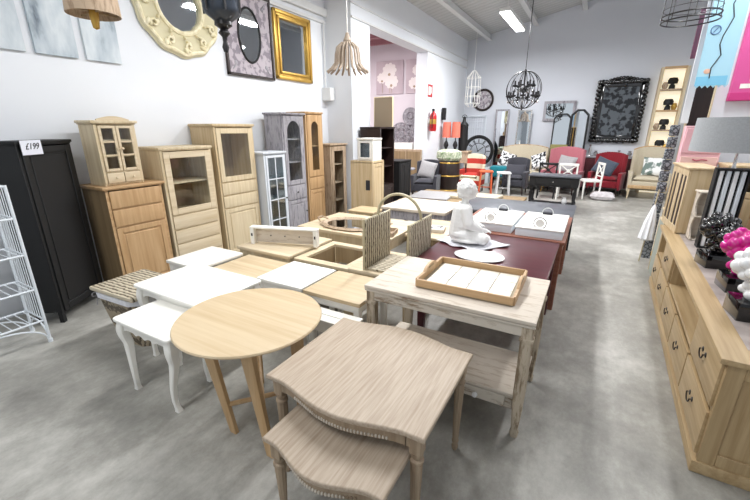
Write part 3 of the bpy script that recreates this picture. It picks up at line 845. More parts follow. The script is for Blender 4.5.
# shift so that the cabinet clears the wall
t = cabinet('wardrobe', 'tall matt black two door cabinet behind the white plant stand', 'cabinet', wv, .24, 1.60, [('door', 1, dict(n=1))], ('black', 'black', 'black'), ((N+Fp).x/2-nrm.x*.12+.03, (N+Fp).y/2-nrm.y*.12, 0), ang, over=.015, plinth=.1, feet=True)
# tag
t = thing('price_tag', 'white handwritten price card hanging on the black cabinet', 'sign', (0, 0, 0))
PT = t
PT.location = ((N+Fp).x/2-nrm.x*.12+.03, (N+Fp).y/2-nrm.y*.12, 0); PT.rotation_euler = (0, 0, ang)
MB().bx(-wv/2+.02, -wv/2+.23, -.148, -.144, 1.49, 1.605, 0).build('card', 'paper', PT)
def text(s, size, mat, loc, rot, parent=None, name='lettering', ext=.0008, label=None, shear=0):
    c = bpy.data.curves.new(name, 'FONT'); c.body = s; c.size = size; c.extrude = ext; c.align_x = 'CENTER'; c.align_y = 'CENTER'; c.shear = shear
    tmp = bpy.data.objects.new('tmp_text', c); COL.objects.link(tmp)
    dg = bpy.context.evaluated_depsgraph_get(); me = bpy.data.meshes.new_from_object(tmp.evaluated_get(dg))
    bpy.data.objects.remove(tmp)
    me.materials.clear(); me.materials.append(M[mat])
    o = bpy.data.objects.new(name, me); COL.objects.link(o); o.location = loc; o.rotation_euler = rot
    if parent: o.parent = parent
    return o
text('£199', .07, 'ink', (-wv/2+.125, -.150, 1.555), (PI/2, 0, 0), PT, shear=.3)

# ------------------------------------------------------------------ white metal plant stand at left
t = thing('plant_stand', 'white metal tiered shelf stand at the left edge', 'shelf', (-3.90, .76, 0))
for sx in (-.17, .17):
    for sy in (-.32, .32):
        MB().tube([(sx, sy, 0), (sx, sy, 1.30)], .011, 8).lathe([(.016, 0), (.016, .03)], (sx, sy, 0), 10).build('leg', 'bluewhite', t)
for z in (.20, .47, .76, 1.05, 1.29):
    m = MB().tube([(-.17, -.32, z), (.17, -.32, z), (.17, .32, z), (-.17, .32, z)], .009, 6, True)
    for k in range(11): yy = -.29+.058*k; m.tube([(-.17, yy, z), (.17, yy, z)], .004, 5)
    m.build('wire_shelf', 'bluewhite', t)
m = MB()
for z in (.25,):
    for sx in (-.17, .17): m.tube(arc((sx, 0, .03), .31, 0, PI, 18, 'yz', .15), .007, 6)
    m.tube(arc((0, .32, .03), .16, 0, PI, 12, 'xz', .13), .007, 6)
m.build('arch_brace', 'bluewhite', t)
m = MB()
for k in range(7):
    xx = -.14+.047*k
    m.tube([(xx, .32, .20), (xx, .32, 1.29)], .0035, 5)
m.build('side_wire', 'bluewhite', t)

# ------------------------------------------------------------------ things on the left wall
def canvas_mat(name, seed):
    m, nt, b = base_mat(name, .8)
    mp = coords(nt, (1, 2.2, .8)); mp.node.inputs['Location'].default_value = (seed, seed*2, seed)
    f = noise(nt, mp, 2.2, 5, .55)
    nt.links.new(ramp(nt, f, [(.3, '5c6874'), (.42, 'b4bfc7'), (.6, 'd3dade'), (.75, 'bdc8d0')]), b.inputs['Base Color'])
    return m
for i, (ya, yb, lb) in enumerate(((1.36, 1.72, 'blue grey canvas print, leftmost on the left wall'), (1.79, 2.13, 'blue grey canvas print, middle of three on the left wall'), (2.20, 2.53, 'blue grey canvas print nearest the round cream mirror'))):
    o = MB().bx(XL, XL+.03, ya, yb, 2.345, 3.2, .002).build('canvas_print', canvas_mat('canvas_print_%d' % i, 3.1*i+.7))
    tag(o, lb, 'picture', 'canvas prints high on the left wall')
# round ornate cream mirror
t = thing('wall_mirror', 'round cream mirror with carved ornamental frame', 'mirror', (XL, 3.30, 3.07))
R90 = (0, PI/2, 0)
MB().lathe([(.53, 0), (.56, .02), (.53, .05), (.45, .055), (.38, .035), (.31, .06), (.27, .05), (.265, .01)], (0, 0, 0), 90, R90, lambda a, z: 1+(.018*math.cos(12*a))).build('frame', 'creamdark', t)
MB().tube([(.05, .30*math.cos(a), .30*math.sin(a)) for a in [2*PI*k/48 for k in range(48)]], .028, 8, True).tube([(.045, .515*math.cos(a)*(1+.02*math.cos(12*a)), .515*math.sin(a)*(1+.02*math.cos(12*a))) for a in [2*PI*k/72 for k in range(72)]], .024, 8, True).build('ring_moulding', 'cream', t)
m = MB(); rnd = random.Random(2)
for k in range(12):
    a = 2*PI*k/12
    for rr, sz in ((.49, .055), (.40, .045), (.345, .03)):
        aa = a+(.13 if rr == .40 else 0)
        m.ell((.06, rr*math.cos(aa), rr*math.sin(aa)), (.03, sz*.8, sz*.42), (aa+.6, 0, 0), 10, 8)
    aa = a+.1
    pts = [(.058, (.44+.05*math.cos(q)*(1-q/9))*math.cos(aa)+.05*math.sin(q)*(1-q/9)*math.sin(aa), (.44+.05*math.cos(q)*(1-q/9))*math.sin(aa)-.05*math.sin(q)*(1-q/9)*math.cos(aa)) for q in [j*.6 for j in range(12)]]
    m.tube([(p_[0]+.015, p_[1], p_[2]) for p_ in pts], .014, 6)
m.build('carving', 'cream', t)
MB().lathe([(.268, .012), (.268, .018)], (0, 0, 0), 48, R90).build('mirror_glass', 'mirror', t)
# square frame with oval mirror
t = thing('wall_mirror', 'mottled grey square framed mirror with oval glass and dark rim', 'mirror', (XL, 4.375, 2.945))
m = MB(); yw, zw = .445, .545
n = 48; outer, inner = [], []
MB().bx(0, .02, -yw+.03, yw-.03, -zw+.03, zw-.03).build('panel', 'greyornate', t)
MB().bx(0, .04, -yw, -yw+.035, -zw, zw).bx(0, .04, yw-.035, yw, -zw, zw).bx(0, .04, -yw, yw, -zw, -zw+.035).bx(0, .04, -yw, yw, zw-.035, zw).build('rim', 'darkwood', t)
m = MB()
for sy in (-1, 1):
    for sz in (-1, 1): m.ell((.022, sy*.31, sz*.42), (.008, .07, .012), (sz*sy*.9, 0, 0), 8, 6); m.ell((.022, sy*.29, sz*.38), (.008, .03, .03), None, 8, 6)
m.build('corner_motif', 'greywash', t)
MB().tube([(.025, .2*math.cos(a), .345*math.sin(a)) for a in [2*PI*k/48 for k in range(48)]], .016, 8, True).build('oval_rim', 'black', t)
MB().lathe([(1, .02), (1, .026)], (0, 0, 0), 48, R90, None, .345, .2).build('mirror_glass', 'mirror', t)
# gold mirror
t = thing('wall_mirror', 'rectangular gilt framed mirror next to the pillar', 'mirror', (XL, 5.31, 2.93))
yw, zw = .44, .49
m = MB()
for (o1, o2, h) in ((0, .05, .045), (.045, .085, .03), (.08, .12, .05)):
    m.bx(0, h, -yw+o1, -yw+o2, -zw+o1, zw-o1, .01, 2).bx(0, h, yw-o2, yw-o1, -zw+o1, zw-o1, .01, 2).bx(0, h, -yw+o1, yw-o1, -zw+o1, -zw+o2, .01, 2).bx(0, h, -yw+o1, yw-o1, zw-o2, zw-o1, .01, 2)
m.build('frame', 'gold', t)
MB().bx(.004, .01, -yw+.11, yw-.11, -zw+.11, zw-.11, 0).build('mirror_glass', 'mirror', t)
# conduit and junction box
t = thing('junction_box', 'white electrical box with conduit at the pillar corner', 'box', (-4.53, 6.14, 2.2))
MB().bx(-.02, .17, -.09, .045, -.02, .2, .008).build('housing', 'steel', t)
MB().tube([(.02, -.02, .2), (.02, -.02, 1.25)], .014, 8).build('conduit', 'steel', t)

# ------------------------------------------------------------------ hanging lamps
t = thing('lantern', 'dark metal hanging lantern with drop finial', 'lamp', (-2.99, 2.6, 0))
z0 = 2.33
m = MB().lathe([(.0, z0), (.018, z0+.01), (.03, z0+.05), (.018, z0+.09), (.022, z0+.13), (.05, z0+.16), (.03, z0+.19), (.075, z0+.22), (.07, z0+.25)], (0, 0, 0), 20)
m.build('finial', 'blackmetal', t)
gl = lambda a, z: 1+.05*math.cos(6*a)
MB().lathe([(.07, z0+.25), (.135, z0+.30), (.15, z0+.34), (.15, z0+.60), (.16, z0+.62)], (0, 0, 0), 36, None, gl).build('body', paint('gunmetal', '2f3640', .3), t)
m = MB()
for k in range(6):
    a = PI/6+2*PI*k/6
    m.tube([(.155*math.cos(a), .155*math.sin(a), z0+.31), (.16*math.cos(a), .16*math.sin(a), z0+.62)], .01, 6)
    for q in range(3): m.tube([(.152*math.cos(a+.35*q), .152*math.sin(a+.35*q), z0+.38), (.154*math.cos(a+.2+.2*q), .154*math.sin(a+.2+.2*q), z0+.55)], .005, 5)
m.build('rib', 'blackmetal', t)
MB().lathe([(.18, z0+.62), (.16, z0+.66), (.08, z0+.76), (.03, z0+.82), (.02, z0+.86)], (0, 0, 0), 24).tube([(0, 0, z0+.86), (0, 0, zc(-2.99))], .008, 6).build('cap_and_chain', 'blackmetal', t)

t = thing('pendant_lamp', 'brown wooden drum pendant lamp in front of the canvas prints', 'lamp', (-3.20, 1.66, 0))
z0 = 2.45
def drum(r0, r1, za, zb, th=.004): return [(r0, za), (r1, zb), (r1-th, zb), (r0-th, za)]
MB().lathe(drum(.165, .15, z0, z0+.3), (0, 0, 0), 48, ring=True).build('shade', 'brownwash', t)
MB().lathe([(.0, z0-.09), (.02, z0-.08), (.03, z0-.01), (.035, z0+.1), (.02, z0+.2), (.006, z0+.22), (.006, zc(-3.20))], (0, 0, 0), 12).build('fitting', 'gold', t)
MB().tube([(-.16, 0, z0+.02), (.16, 0, z0+.02)], .006, 6).tube([(0, -.16, z0+.02), (0, .16, z0+.02)], .006, 6).build('spider', 'inside', t)

t = thing('pendant_lamp', 'flared driftwood stick pendant hanging by the pillar', 'lamp', (-3.28, 5.0, 0))
for k in range(18):
    a = 2*PI*k/18
    pts = [(r*math.cos(a), r*math.sin(a), z) for r, z in ((.08, 2.84), (.15, 2.78), (.17, 2.68), (.18, 2.58), (.23, 2.51), (.30, 2.46))]
    m = MB()
    m.tube(pts, [.012, .014, .016, .015, .018, .015], 7)
    m.build('stick', 'lightwood', t)
MB().lathe([(.05, 2.84), (.06, 2.87), (.04, 2.91), (.02, 2.97)], (0, 0, 0), 16).build('crown', 'lightwood', t)
MB().tube([(0, 0, 2.95), (0, 0, zc(-3.28))], .006, 6).build('cord', 'white', t)

# globe chandelier
t = thing('chandelier', 'black globe cage chandelier with many candle cups', 'lamp', (-1.60, 9.5, 0))
zc0 = 2.50; R = .37
for k in range(6):
    a = PI*k/6; m = MB()
    m.tube([(R*math.cos(q)*math.cos(a), R*math.cos(q)*math.sin(a), zc0+R*1.05*math.sin(q)) for q in [2*PI*j/36 for j in range(36)]], .008, 6, True)
    m.build('cage_ring', 'blackmetal', t)
MB().tube([(0, 0, zc0-.42), (0, 0, zc0+.42)], .018, 8).lathe([(.0, -.08), (.05, -.04), (.06, 0), (.04, .06), (0, .1)], (0, 0, zc0), 12).build('stem', 'blackmetal', t)
for tier, (rr, zz, n) in enumerate(((.31, zc0-.14, 9), (.19, zc0+.08, 6))):
    for k in range(n):
        a = 2*PI*k/n+tier*.3; ca, sa = math.cos(a), math.sin(a)
        arm = MB().tube([(0, 0, zz), (rr*.5*ca, rr*.5*sa, zz-.08), (rr*.9*ca, rr*.9*sa, zz-.05), (rr*ca, rr*sa, zz)], .007, 6).build('arm', 'blackmetal', t)
        MB().lathe([(.015, -.02), (.055, .0), (.058, .025), (.02, .03), (.02, .11), (0, .115)], (rr*ca, rr*sa, zz), 10).build('candle_cup', 'blackmetal', arm)
        MB().lathe([(0, -.14), (.028, -.11), (.02, -.07), (0, -.05)], (rr*ca, rr*sa, zz), 8).build('drop', 'chrome', arm)
MB().tube([(0, 0, zc0+.42), (0, 0, zc(-1.6))], .008, 6).lathe([(.06, 0), (.05, -.05), (.01, -.07)], (0, 0, zc(-1.6)), 14).build('chain_and_rose', 'blackmetal', t)

# white wire pendant far left back
t = thing('pendant_lamp', 'white wire lattice pendant hanging left of the round clock', 'lamp', (-3.45, 12.0, 0))
m = MB()
for k in range(12):
    a = 2*PI*k/12
    m.tube([(.04*math.cos(a), .04*math.sin(a), 3.3), (.20*math.cos(a), .20*math.sin(a), 3.1), (.22*math.cos(a), .22*math.sin(a), 2.4), (.1*math.cos(a), .1*math.sin(a), 2.3)], .007, 5)
for z, r in ((3.1, .2), (2.85, .21), (2.6, .22), (2.4, .22)): m.tube(arc((0, 0, z), r, 0, 2*PI, 24, 'xy')[:-1], .007, 5, True)
m.build('cage', 'white', t)
MB().tube([(0, 0, 3.3), (0, 0, zc(-3.45))], .006, 6).build('cord', 'white', t)

# wire basket pendant, upper right
t = thing('pendant_lamp', 'black wire frame drum pendant at the top right', 'lamp', (.62, 5.3, 0))
m = MB()
for z in (2.72, 2.77, 2.98): m.tube(arc((0, 0, z), .24, 0, 2*PI, 32, 'xy')[:-1], .007, 6, True)
for k in range(8):
    a = 2*PI*k/8; m.tube([(.24*math.cos(a), .24*math.sin(a), 2.72), (.23*math.cos(a), .23*math.sin(a), 2.98), (0, 0, 3.2)], .004, 5)
m.tube(arc((0, 0, 2.83), .24, .3, .3+2*PI, 30, 'xy')[:-1], .003, 5, True)
m.build('wire_frame', 'blackmetal', t)
MB().tube([(0, 0, 3.2), (0, 0, zc(.62))], .005, 6).build('cord', 'black', t)

# ------------------------------------------------------------------ ceiling lights
def clight(x, y, z, label, L=1.8, power=1):
    power *= {9.65: 1.35, 6.2: 1.3, 3.0: .75, -.4: .45, 8.6: 2.5, 4.6: 2.2, .5: .6}.get(y, 1)
    t = thing('ceiling_light', label, 'lamp', (x, y, 0), 0, 'fluorescent ceiling lights')
    MB().bx(-.11, .11, -L/2, L/2, z+.03, z+.10, .01).build('housing', 'steel', t)
    MB().bx(-.10, .10, -L/2+.02, L/2-.02, z, z+.03, .01).build('diffuser', 'tube', t)
    m = MB()
    for s in (-1, 1): m.tube([(0, s*L*.35, z+.1), (0, s*L*.35, zc(x))], .004, 5)
    m.build('hanger', 'steel', t)
    l = bpy.data.lights.new('tube_light', 'AREA'); l.shape = 'RECTANGLE'; l.size = .2; l.size_y = L; l.energy = 105*power*(1 if x < 0 else .22); l.color = (.97, .98, 1)
    o = bpy.data.objects.new('tube_light', l); COL.objects.link(o); o.location = (x, y, z-.01)
clight(-2.0, 9.65, 3.88, 'lit fluorescent batten above the black globe chandelier')

# ------------------------------------------------------------------ right hand sideboard
AN = math.atan(.03)
FX, FY = .69, 2.15     # near front floor corner
LW, DW, HH = 2.95, .50, .68
ctr = Vector((FX, FY))+Vector((math.sin(AN), math.cos(AN)))*LW/2+Vector((math.cos(AN), -math.sin(AN)))*DW/2
t = thing('sideboard', 'long brown pine sideboard with dark drawer pulls along the right edge', 'sideboard', (ctr.x, ctr.y, 0), -PI/2-AN)
SB = t
w, d = LW, DW
def sb(x): return w/2-x      # distance from near end -> local x
MB().bx(-w/2-.02, w/2+.02, -d/2-.02, d/2, 0, .07, .008, 2).build('plinth', 'oak_x', t)
tp = MB().bx(-w/2-.03, w/2+.035, -d/2-.035, d/2, HH-.03, HH, .007, 2); tp.build('top', 'oak_x', t)
MB().bx(-w/2+.12, w/2-.12, -d/2+.09, d/2-.06, HH, HH+.002, 0).build('inlay', 'stone', t, label='mauve grey inlay panel')
for sx in (-1, 1):
    e = MB().bx(sx*w/2, sx*(w/2-.02), -d/2, d/2, .07, HH-.03)
    x2 = sx*(w/2+.012)
    e.bx(sx*w/2, x2, -d/2, -d/2+.07, .07, HH-.03).bx(sx*w/2, x2, d/2-.07, d/2, .07, HH-.03).bx(sx*w/2, x2, -d/2+.07, d/2-.07, .07, .14).bx(sx*w/2, x2, -d/2+.07, d/2-.07, HH-.10, HH-.03)
    e.build('end_panel', 'oak', t)
MB().bx(-w/2+.02, w/2-.02, d/2-.015, d/2, .07, HH-.03, 0).bx(-w/2+.02, w/2-.02, -d/2+.03, d/2-.015, .07, .09, 0).build('back_panel', 'inside', t)
bays = [(0.02, .62), (.62, 1.86), (1.86, 2.44), (2.44, 2.93)]
for a_, b_ in bays[1:]: MB().bx(sb(a_)-.01, sb(a_)+.01, -d/2+.004, d/2-.015, .07, HH-.03).build('divider', 'oak', t)
MB().bx(-w/2+.02, w/2-.02, -d/2+.004, d/2-.015, .355, .38).build('mid_shelf', 'oak_x', t)
def sdraw(xa, xb, z0, z1, hs):
    xa, xb = sb(xb)+.012, sb(xa)-.012
    dr = MB().bx(xa, xb, -d/2-.014, -d/2+.006, z0+.006, z1-.006, .006, 2).build('drawer', 'oak_x', t)
    for hx in hs: bail(xa+(xb-xa)*hx, -d/2-.014, (z0+z1)/2+.02, dr)
sdraw(.0, .62, .38, .64, [.5]); sdraw(.0, .62, .09, .355, [.5])
sdraw(.62, 1.24, .09, .355, [.5]); sdraw(1.24, 1.86, .09, .355, [.5])
sdraw(1.86, 2.44, .38, .64, [.5]); sdraw(1.86, 2.44, .09, .355, [.5])
sdraw(2.44, 2.95, .09, .355, [.5])

# sculptures on black plinths
def sculpture(x, y, mat, label, rz=0, seed=1):
    t = thing('knobbly_sculpture', label, 'sculpture', (x, y, HH), rz, 'knobbly sculptures on the sideboard'); t.scale = (1.12, 1.12, 1.12)
    MB().bx(-.085, .085, -.085, .085, 0, .095, .006, 2).build('pedestal', 'gblack', t, label='glossy black block')
    m = MB(); rnd = random.Random(seed)
    m.ell((0, 0, .12), (.05, .055, .04)); m.ell((-.01, 0, .18), (.045, .05, .06)); m.ell((-.02, 0, .27), (.085, .085, .08))
    def curls(c, r, n, rad):
        for k in range(n):
            zz = 1-2*(k+.5)/n; a = k*2.39996; q = math.sqrt(1-zz*zz)
            m.ell((c[0]+r[0]*q*math.cos(a), c[1]+r[1]*q*math.sin(a), c[2]+r[2]*zz), rad*rnd.uniform(.88, 1.1), None, 12, 8)
    curls((-.02, 0, .275), (.085, .085, .075), 30, .030)
    for s_ in (-1, 1): curls((-.03, s_*.115, .235), (.03, .025, .045), 9, .026)
    curls((0, 0, .15), (.055, .06, .045), 16, .024)
    o = m.build('figure', mat, t)
    r = o.modifiers.new('r', 'REMESH'); r.mode = 'VOXEL'; r.voxel_size = .0045; r.use_smooth_shade = True
    s = o.modifiers.new('s', 'SMOOTH'); s.iterations = 1
    return t
sculpture(.93, 3.70, 'gblack', 'glossy black knobbly sculpture nearest the white scalloped shelf', .2, 1)
sculpture(1.27, 3.78, 'gblack', 'glossy black knobbly sculpture behind the magenta one', .0, 2)
sculpture(.95, 3.18, 'magenta', 'glossy magenta knobbly sculpture on a black block', .1, 3)
sculpture(.90, 2.72, 'gwhite', 'glossy white knobbly sculpture at the right edge', .1, 4)

# lamp with grey drum shade and striped mirror base
t = thing('table_lamp', 'table lamp with big grey drum shade and black white striped base', 'lamp', (1.02, 4.27, HH), .0)
MB().bx(-.11, .11, -.05, .05, 0, .02, .003).bx(-.11, .11, -.05, .05, .68, .70, .003).bx(-.11, -.098, -.05, .05, .02, .68, .002).bx(.098, .11, -.05, .05, .02, .68, .002).bx(-.098, .098, .0, .01, .02, .68, 0).build('frame', 'black', t)
for k in range(4):
    xx = -.072+.048*k
    MB().bx(xx-.014, xx+.014, -.04, .0, .02, .68, .004).build('bar', ('gwhite', 'bluewhite')[k % 2], t, label='white bar')
MB().lathe([(.018, .70), (.012, .72), (.012, .84), (.02, .85)], (0, 0, 0), 14).build('stem', 'chrome', t)
MB().lathe(drum(.325, .315, .835, 1.10), (0, 0, 0), 64, ring=True).build('shade', 'greyshade', t)
m = MB()
for k in range(3): a = 2*PI*k/3; m.tube([(0, 0, .86), (.32*math.cos(a), .32*math.sin(a), .86)], .004, 5)
m.build('spider', 'chrome', t)

# scalloped shabby shelf unit
t = thing('wall_shelf', 'small pinkish whitewashed shelf with scalloped sides on the sideboard', 'shelf', (1.00, 4.57, HH), 0)
sc = [(0, 0), (.16, 0)]
for k in range(21):
    u = k/20; sc.append((.16-.07*abs(math.sin(u*PI*2))-(.0), .02+.42*u))
sc += [(.16, .46), (0, .46)]
for sx in (-1, 1):
    MB().prism([(-p, q) for p, q in sc][::-1], 0, .014, 0, Matrix(((0, 0, 1, sx*.10-.007), (1, 0, 0, .07), (0, 1, 0, 0), (0, 0, 0, 1)))).build('side_panel', 'pinkwash', t)
MB().bx(-.107, .107, .056, .07, 0, .46).build('back_panel', 'pinkwash', t)
for z in (.0, .22, .45): MB().bx(-.107 if z < .4 else -.12, .107 if z < .4 else .12, -.08, .07, z, z+.014).build('shelf', 'pinkwash', t)

# slatted pine cabinet on far end
t = thing('slatted_cabinet', 'pine cabinet with vertical slots standing on the sideboard end', 'cabinet', (.925, 5.03, HH), -PI/2+.06)
w, d, h = .62, .24, .66
for sg in (-1, 1): MB().bx(sg*w/2, sg*(w/2-.018), -d/2, d/2, 0, h-.02).build('side_panel', 'pine', t)
MB().bx(-w/2, w/2, d/2-.01, d/2, 0, h-.02, 0).bx(-w/2, w/2, -d/2, d/2, 0, .018).build('back_panel', 'darkwood', t)  # dark colour paints in the shade of the cabinet interior
MB().bx(-w/2-.02, w/2+.02, -d/2-.025, d/2, h-.02, h, .004).build('top', 'pine_x', t)
MB().bx(-w/2+.02, w/2-.02, -d/2-.004, -d/2+.002, .02, h-.03, 0).build('slot_shade_backing', 'darkwood', t)  # dark sheet: the shade inside the slots is put into its colour
for s in (-1, 1):
    c = s*w/4; dm = MB(); ww = w/2-.006
    dm.bx(c-ww/2, c+ww/2, -d/2-.0085, -d/2, .0, .07).bx(c-ww/2, c+ww/2, -d/2-.0085, -d/2, h-.09, h-.02)
    for q in (0, 1, 2): xx = c-ww/2+.025+(ww-.05)*q/2; dm.bx(xx-.025, xx+.025, -d/2-.0085, -d/2-.0, .07, h-.09)
    dr = dm.build('door', 'pine', t)

# pine cabinets beyond
cabinet('drawer_cabinet', 'pine cabinet with dark slots behind the grey lamp shade', 'cabinet', .75, .45, 1.32, [('glass', .25, dict(n=2, s=.06, shelves=0)), ('drawer', .25), ('door', .5, dict(n=2))], ('pine', 'pine', 'darkwood'), (1.66, 5.72, 0), 0)
cabinet('drawer_cabinet', 'pine cabinet at the right edge behind the striped lamp base', 'cabinet', .45, .42, 1.12, [('drawer', .2), ('drawer', .2), ('door', .5)], ('pine', 'honey', 'inside'), (1.62, 4.75, 0), -PI/2)
cabinet('shelf_unit', 'narrow pine shelf unit on the floor past the sideboard', 'shelf', .7, .3, .74, [('open', 1, dict(shelves=2))], ('pale_z', 'pale_z', 'inside'), (1.02, 5.60, 0), -PI/2)

# posters and banner
def banner():
    t = thing('banner', 'pale blue textile banner with circle emblem and black zigzag line', 'banner', (.955, 5.55, 0))
    w = .28
    pts = [(-w/2, 3.35), (w/2, 3.35)] + [(w/2-w*k/24, 2.12-.0+.014*math.cos(k*PI/2)) for k in range(25)]
    MB().prism(pts, 0, .006, 0, Matrix(((1, 0, 0, 0), (0, 0, 1, 0), (0, 1, 0, 0), (0, 0, 0, 1)))).build('cloth_panel', paint('pale_blue_cloth', 'a9d3e4', .85), t)
    MB().bx(-w/2, w/2-.02, -.004, -.001, 2.13, 2.22, 0).build('border', paint('sky_blue_cloth', '7fc2e0', .85), t)
    z = [(.11, 3.2), (.02, 2.88), (.05, 2.76), (0, 2.60), (-.01, 2.52), (.02, 2.42), (-.035, 2.30), (-.03, 2.2)]
    MB().tube([(x, -.004, zz) for x, zz in z], .005, 5).build('zigzag_line', 'ink', t)
    MB().tube([(-.07+.04*math.cos(a), -.004, 2.66+.04*math.sin(a)) for a in [2*PI*k/20 for k in range(20)]], .005, 5, True).tube([(-.085, -.004, 2.64), (-.055, -.004, 2.68)], .005, 5).build('emblem', paint('slate_blue', '5b7aa8', .8), t)
    MB().ell((-.06, -.002, 2.27), (.03, .003, .025)).build('motif', paint('peach', 'e3b9a0', .8), t)
    MB().bx(-.2, .2, .008, .02, 3.35, 3.37).tube([(-.19, .014, 3.37), (-.19, .014, zc(.76))], .004, 5).tube([(.19, .014, 3.37), (.19, .014, zc(1.1))], .004, 5).build('rail', 'inside', t)
banner()
t = thing('cushion_panel', 'magenta pink textile bag panel hanging on the partition', 'textile', (1.56, 6.14, 0))
MB().bx(-.31, .31, 0, .10, 2.06, 3.3, .01, 2).build('body', paint('bright_pink', 'dc5a9c', .7), t)
MB().bx(-.312, .312, -.003, .10, 2.0, 2.09, .006).build('hem', paint('deep_pink', 'c8387f', .7), t)
MB().tube([(-.12+.05*math.sin(k*.5)+.0*k, -.002, 3.2-k*.1) for k in range(11)], .004, 5).build('piping', paint('light_pink', 'eda0c6', .7), t)
MB().bx(-.24, -.14, -.004, 0, 2.13, 2.18, .01).build('badge', 'white', t)
# hanging net fabrics and pink chest left of the banner
o = MB().bx(.79, .86, 5.70, 5.72, 1.75, 3.0, .004).build('hanging_net', M['lace']); tag(o, 'white net fabric hanging left of the blue banner', 'textile')
o = MB().bx(.77, .87, 5.9, 5.93, 2.45, 2.95, .004).build('hanging_textile', wood('striped_scarf', '8d4a66', '4c5a66', 'z', .8)); tag(o, 'maroon and grey striped scarf hanging under the wire pendant', 'textile')
t = thing('brass_pole', 'thin brass display pole beside the lit shelf', 'pole', (.93, 6.35, 0))
MB().tube([(0, 0, 0), (.02, 0, 3.3)], .015, 8).lathe([(.1, 0), (.1, .02), (.03, .03)], (0, 0, 0), 16).build('pole', 'gold', t)
t = thing('tall_frame', 'narrow dark glass panel with pale wooden edges under the banner', 'frame', (1.0, 6.1, 0))
MB().bx(-.09, .09, 0, .02, .1, 2.25, 0).build('glass_panel', 'darkwood', t)
MB().bx(-.11, -.09, -.01, .03, 0, 2.28).bx(.09, .11, -.01, .03, 0, 2.28).bx(-.09, .09, -.01, .03, 2.25, 2.28).bx(-.09, .09, -.01, .03, 0, .1).build('frame', 'pale_z', t)
t = thing('pink_chest', 'tall pink painted drawer tower with heart motif behind the slatted cabinet', 'cabinet', (1.07, 5.95, .745))
MB().bx(-.19, .19, -.06, .06, 0, .98, .01).build('body', paint('baby_pink', 'e5b5bc', .6), t)
for z, c in ((.03, 'd98aa6'), (.35, 'e7c0b8'), (.67, 'e7b4bc')):
    dr = MB().bx(-.175, .175, -.075, -.055, z, z+.28, .006).build('drawer', paint('pink_'+c, c, .6), t)
    MB().tube([(-.06, -.08, z+.25), (-.02, -.085, z+.235), (.03, -.085, z+.25), (.08, -.08, z+.245)], .006, 6).build('trim', paint('rose_'+c, 'b43a5c', .6), dr)
m = MB().ell((-.02, -.078, .16), (.022, .006, .02)).ell((.018, -.078, .16), (.022, .006, .02)).ell((0, -.078, .14), (.026, .006, .022)); m.build('heart', paint('heart_red', 'c42b52', .5), t)

# grey mosaic leaning frame + white parasol
t = thing('floor_ornament', 'tall narrow grey mosaic frame standing past the sideboard', 'frame', (.81, 6.12, 0))
m = MB()
for k in range(9):
    z = .55+k*.14
    m.box((0, 0, z), (.10, .05, .13), .01).box((0, -.03, z), (.05, .02, .06), .004)
m.bx(-.05, .05, -.02, .02, 0, .5)
m.build('mosaic_column', 'mosaic', t)
t = thing('parasol', 'folded white paper umbrella leaning by the sideboard end', 'umbrella', (.78, 6.0, 0))
MB().tube([(-.06, -.10, .0), (.0, .0, .95)], .008, 8).build('pole', 'rattan', t)
MB().lathe([(.0, 0), (.08, .03), (.06, .25), (.02, .45), (0, .5)], (-.04, -.07, .28), 16, (-.10, .06, 0), lambda a, z: 1+.12*math.cos(8*a)).build('folded_canopy', 'lace', t)

t = thing('leaning_board', 'pale greenish grey board standing at the far end of the sideboard', 'board', (.82, 5.42, 0))
MB().bx(-.02, .02, -.16, .16, 0, .66, .004).build('panel', paint('greenish_grey', '9aa096', .6), t)
MB().bx(-.026, .026, -.18, -.16, 0, .68).bx(-.026, .026, .16, .18, 0, .68).bx(-.026, .026, -.16, .16, .66, .68).build('edge', 'pale_z', t)
# ------------------------------------------------------------------ BACK OF THE SHOP
def pillow_obj(parent, mat, c, w, d, h, rot, name='cushion', label=None):
    return MB().pillow(c, w, d, h, rot).build(name, mat, parent, True, label)
def armchair(label, loc, rz, w, mat, legm='darkwood', seat_h=.40, back_h=.85, wing=False, d=.75, name='armchair', cat='armchair'):
    t = thing(name, label, cat, loc, rz)
    MB().box((0, 0, seat_h-.09), (w-.16, d-.12, .18), .04, None, 3).build('seat', mat, t)
    m = MB()
    # rounded backrest: arc of blocks
    n = 14
    P = []
    for k in range(n+1):
        u = -1+2*k/n
        P.append((u*(w/2-.05), d/2-.07-.10*abs(u)**3))
    for (xa, ya), (xb, yb) in zip(P, P[1:]):
        L = math.hypot(xb-xa, yb-ya); u = (xa+xb)/2/(w/2)
        hgt = (back_h-.15)*(1-.10*abs(u)**2.5)
        m.box(((xa+xb)/2, (ya+yb)/2, .15+hgt/2), (L+.03, .10, hgt), .03, (0.0, 0, math.atan2(yb-ya, xb-xa)), 2)
    m.build('backrest', mat, t)
    for s in (-1, 1):
        MB().loft([(s*(w/2-.05), 0, .18, .045, d/2-.07), (s*(w/2-.05), -.01, seat_h+.10, .05, d/2-.06), (s*(w/2-.045), -.01, seat_h+.2, .055, d/2-.07)]).build('armrest', mat, t)
        for sy in (-1, 1):
            MB().loft([(s*(w/2-.06), sy*(d/2-.08), 0, .013, .013), (s*(w/2-.07), sy*(d/2-.09), .24, .024, .024)]).build('leg', legm, t)
    MB().pillow((0, -.04, seat_h+.05), w-.22, d-.18, .15).build('seat_cushion', mat, t)
    return t
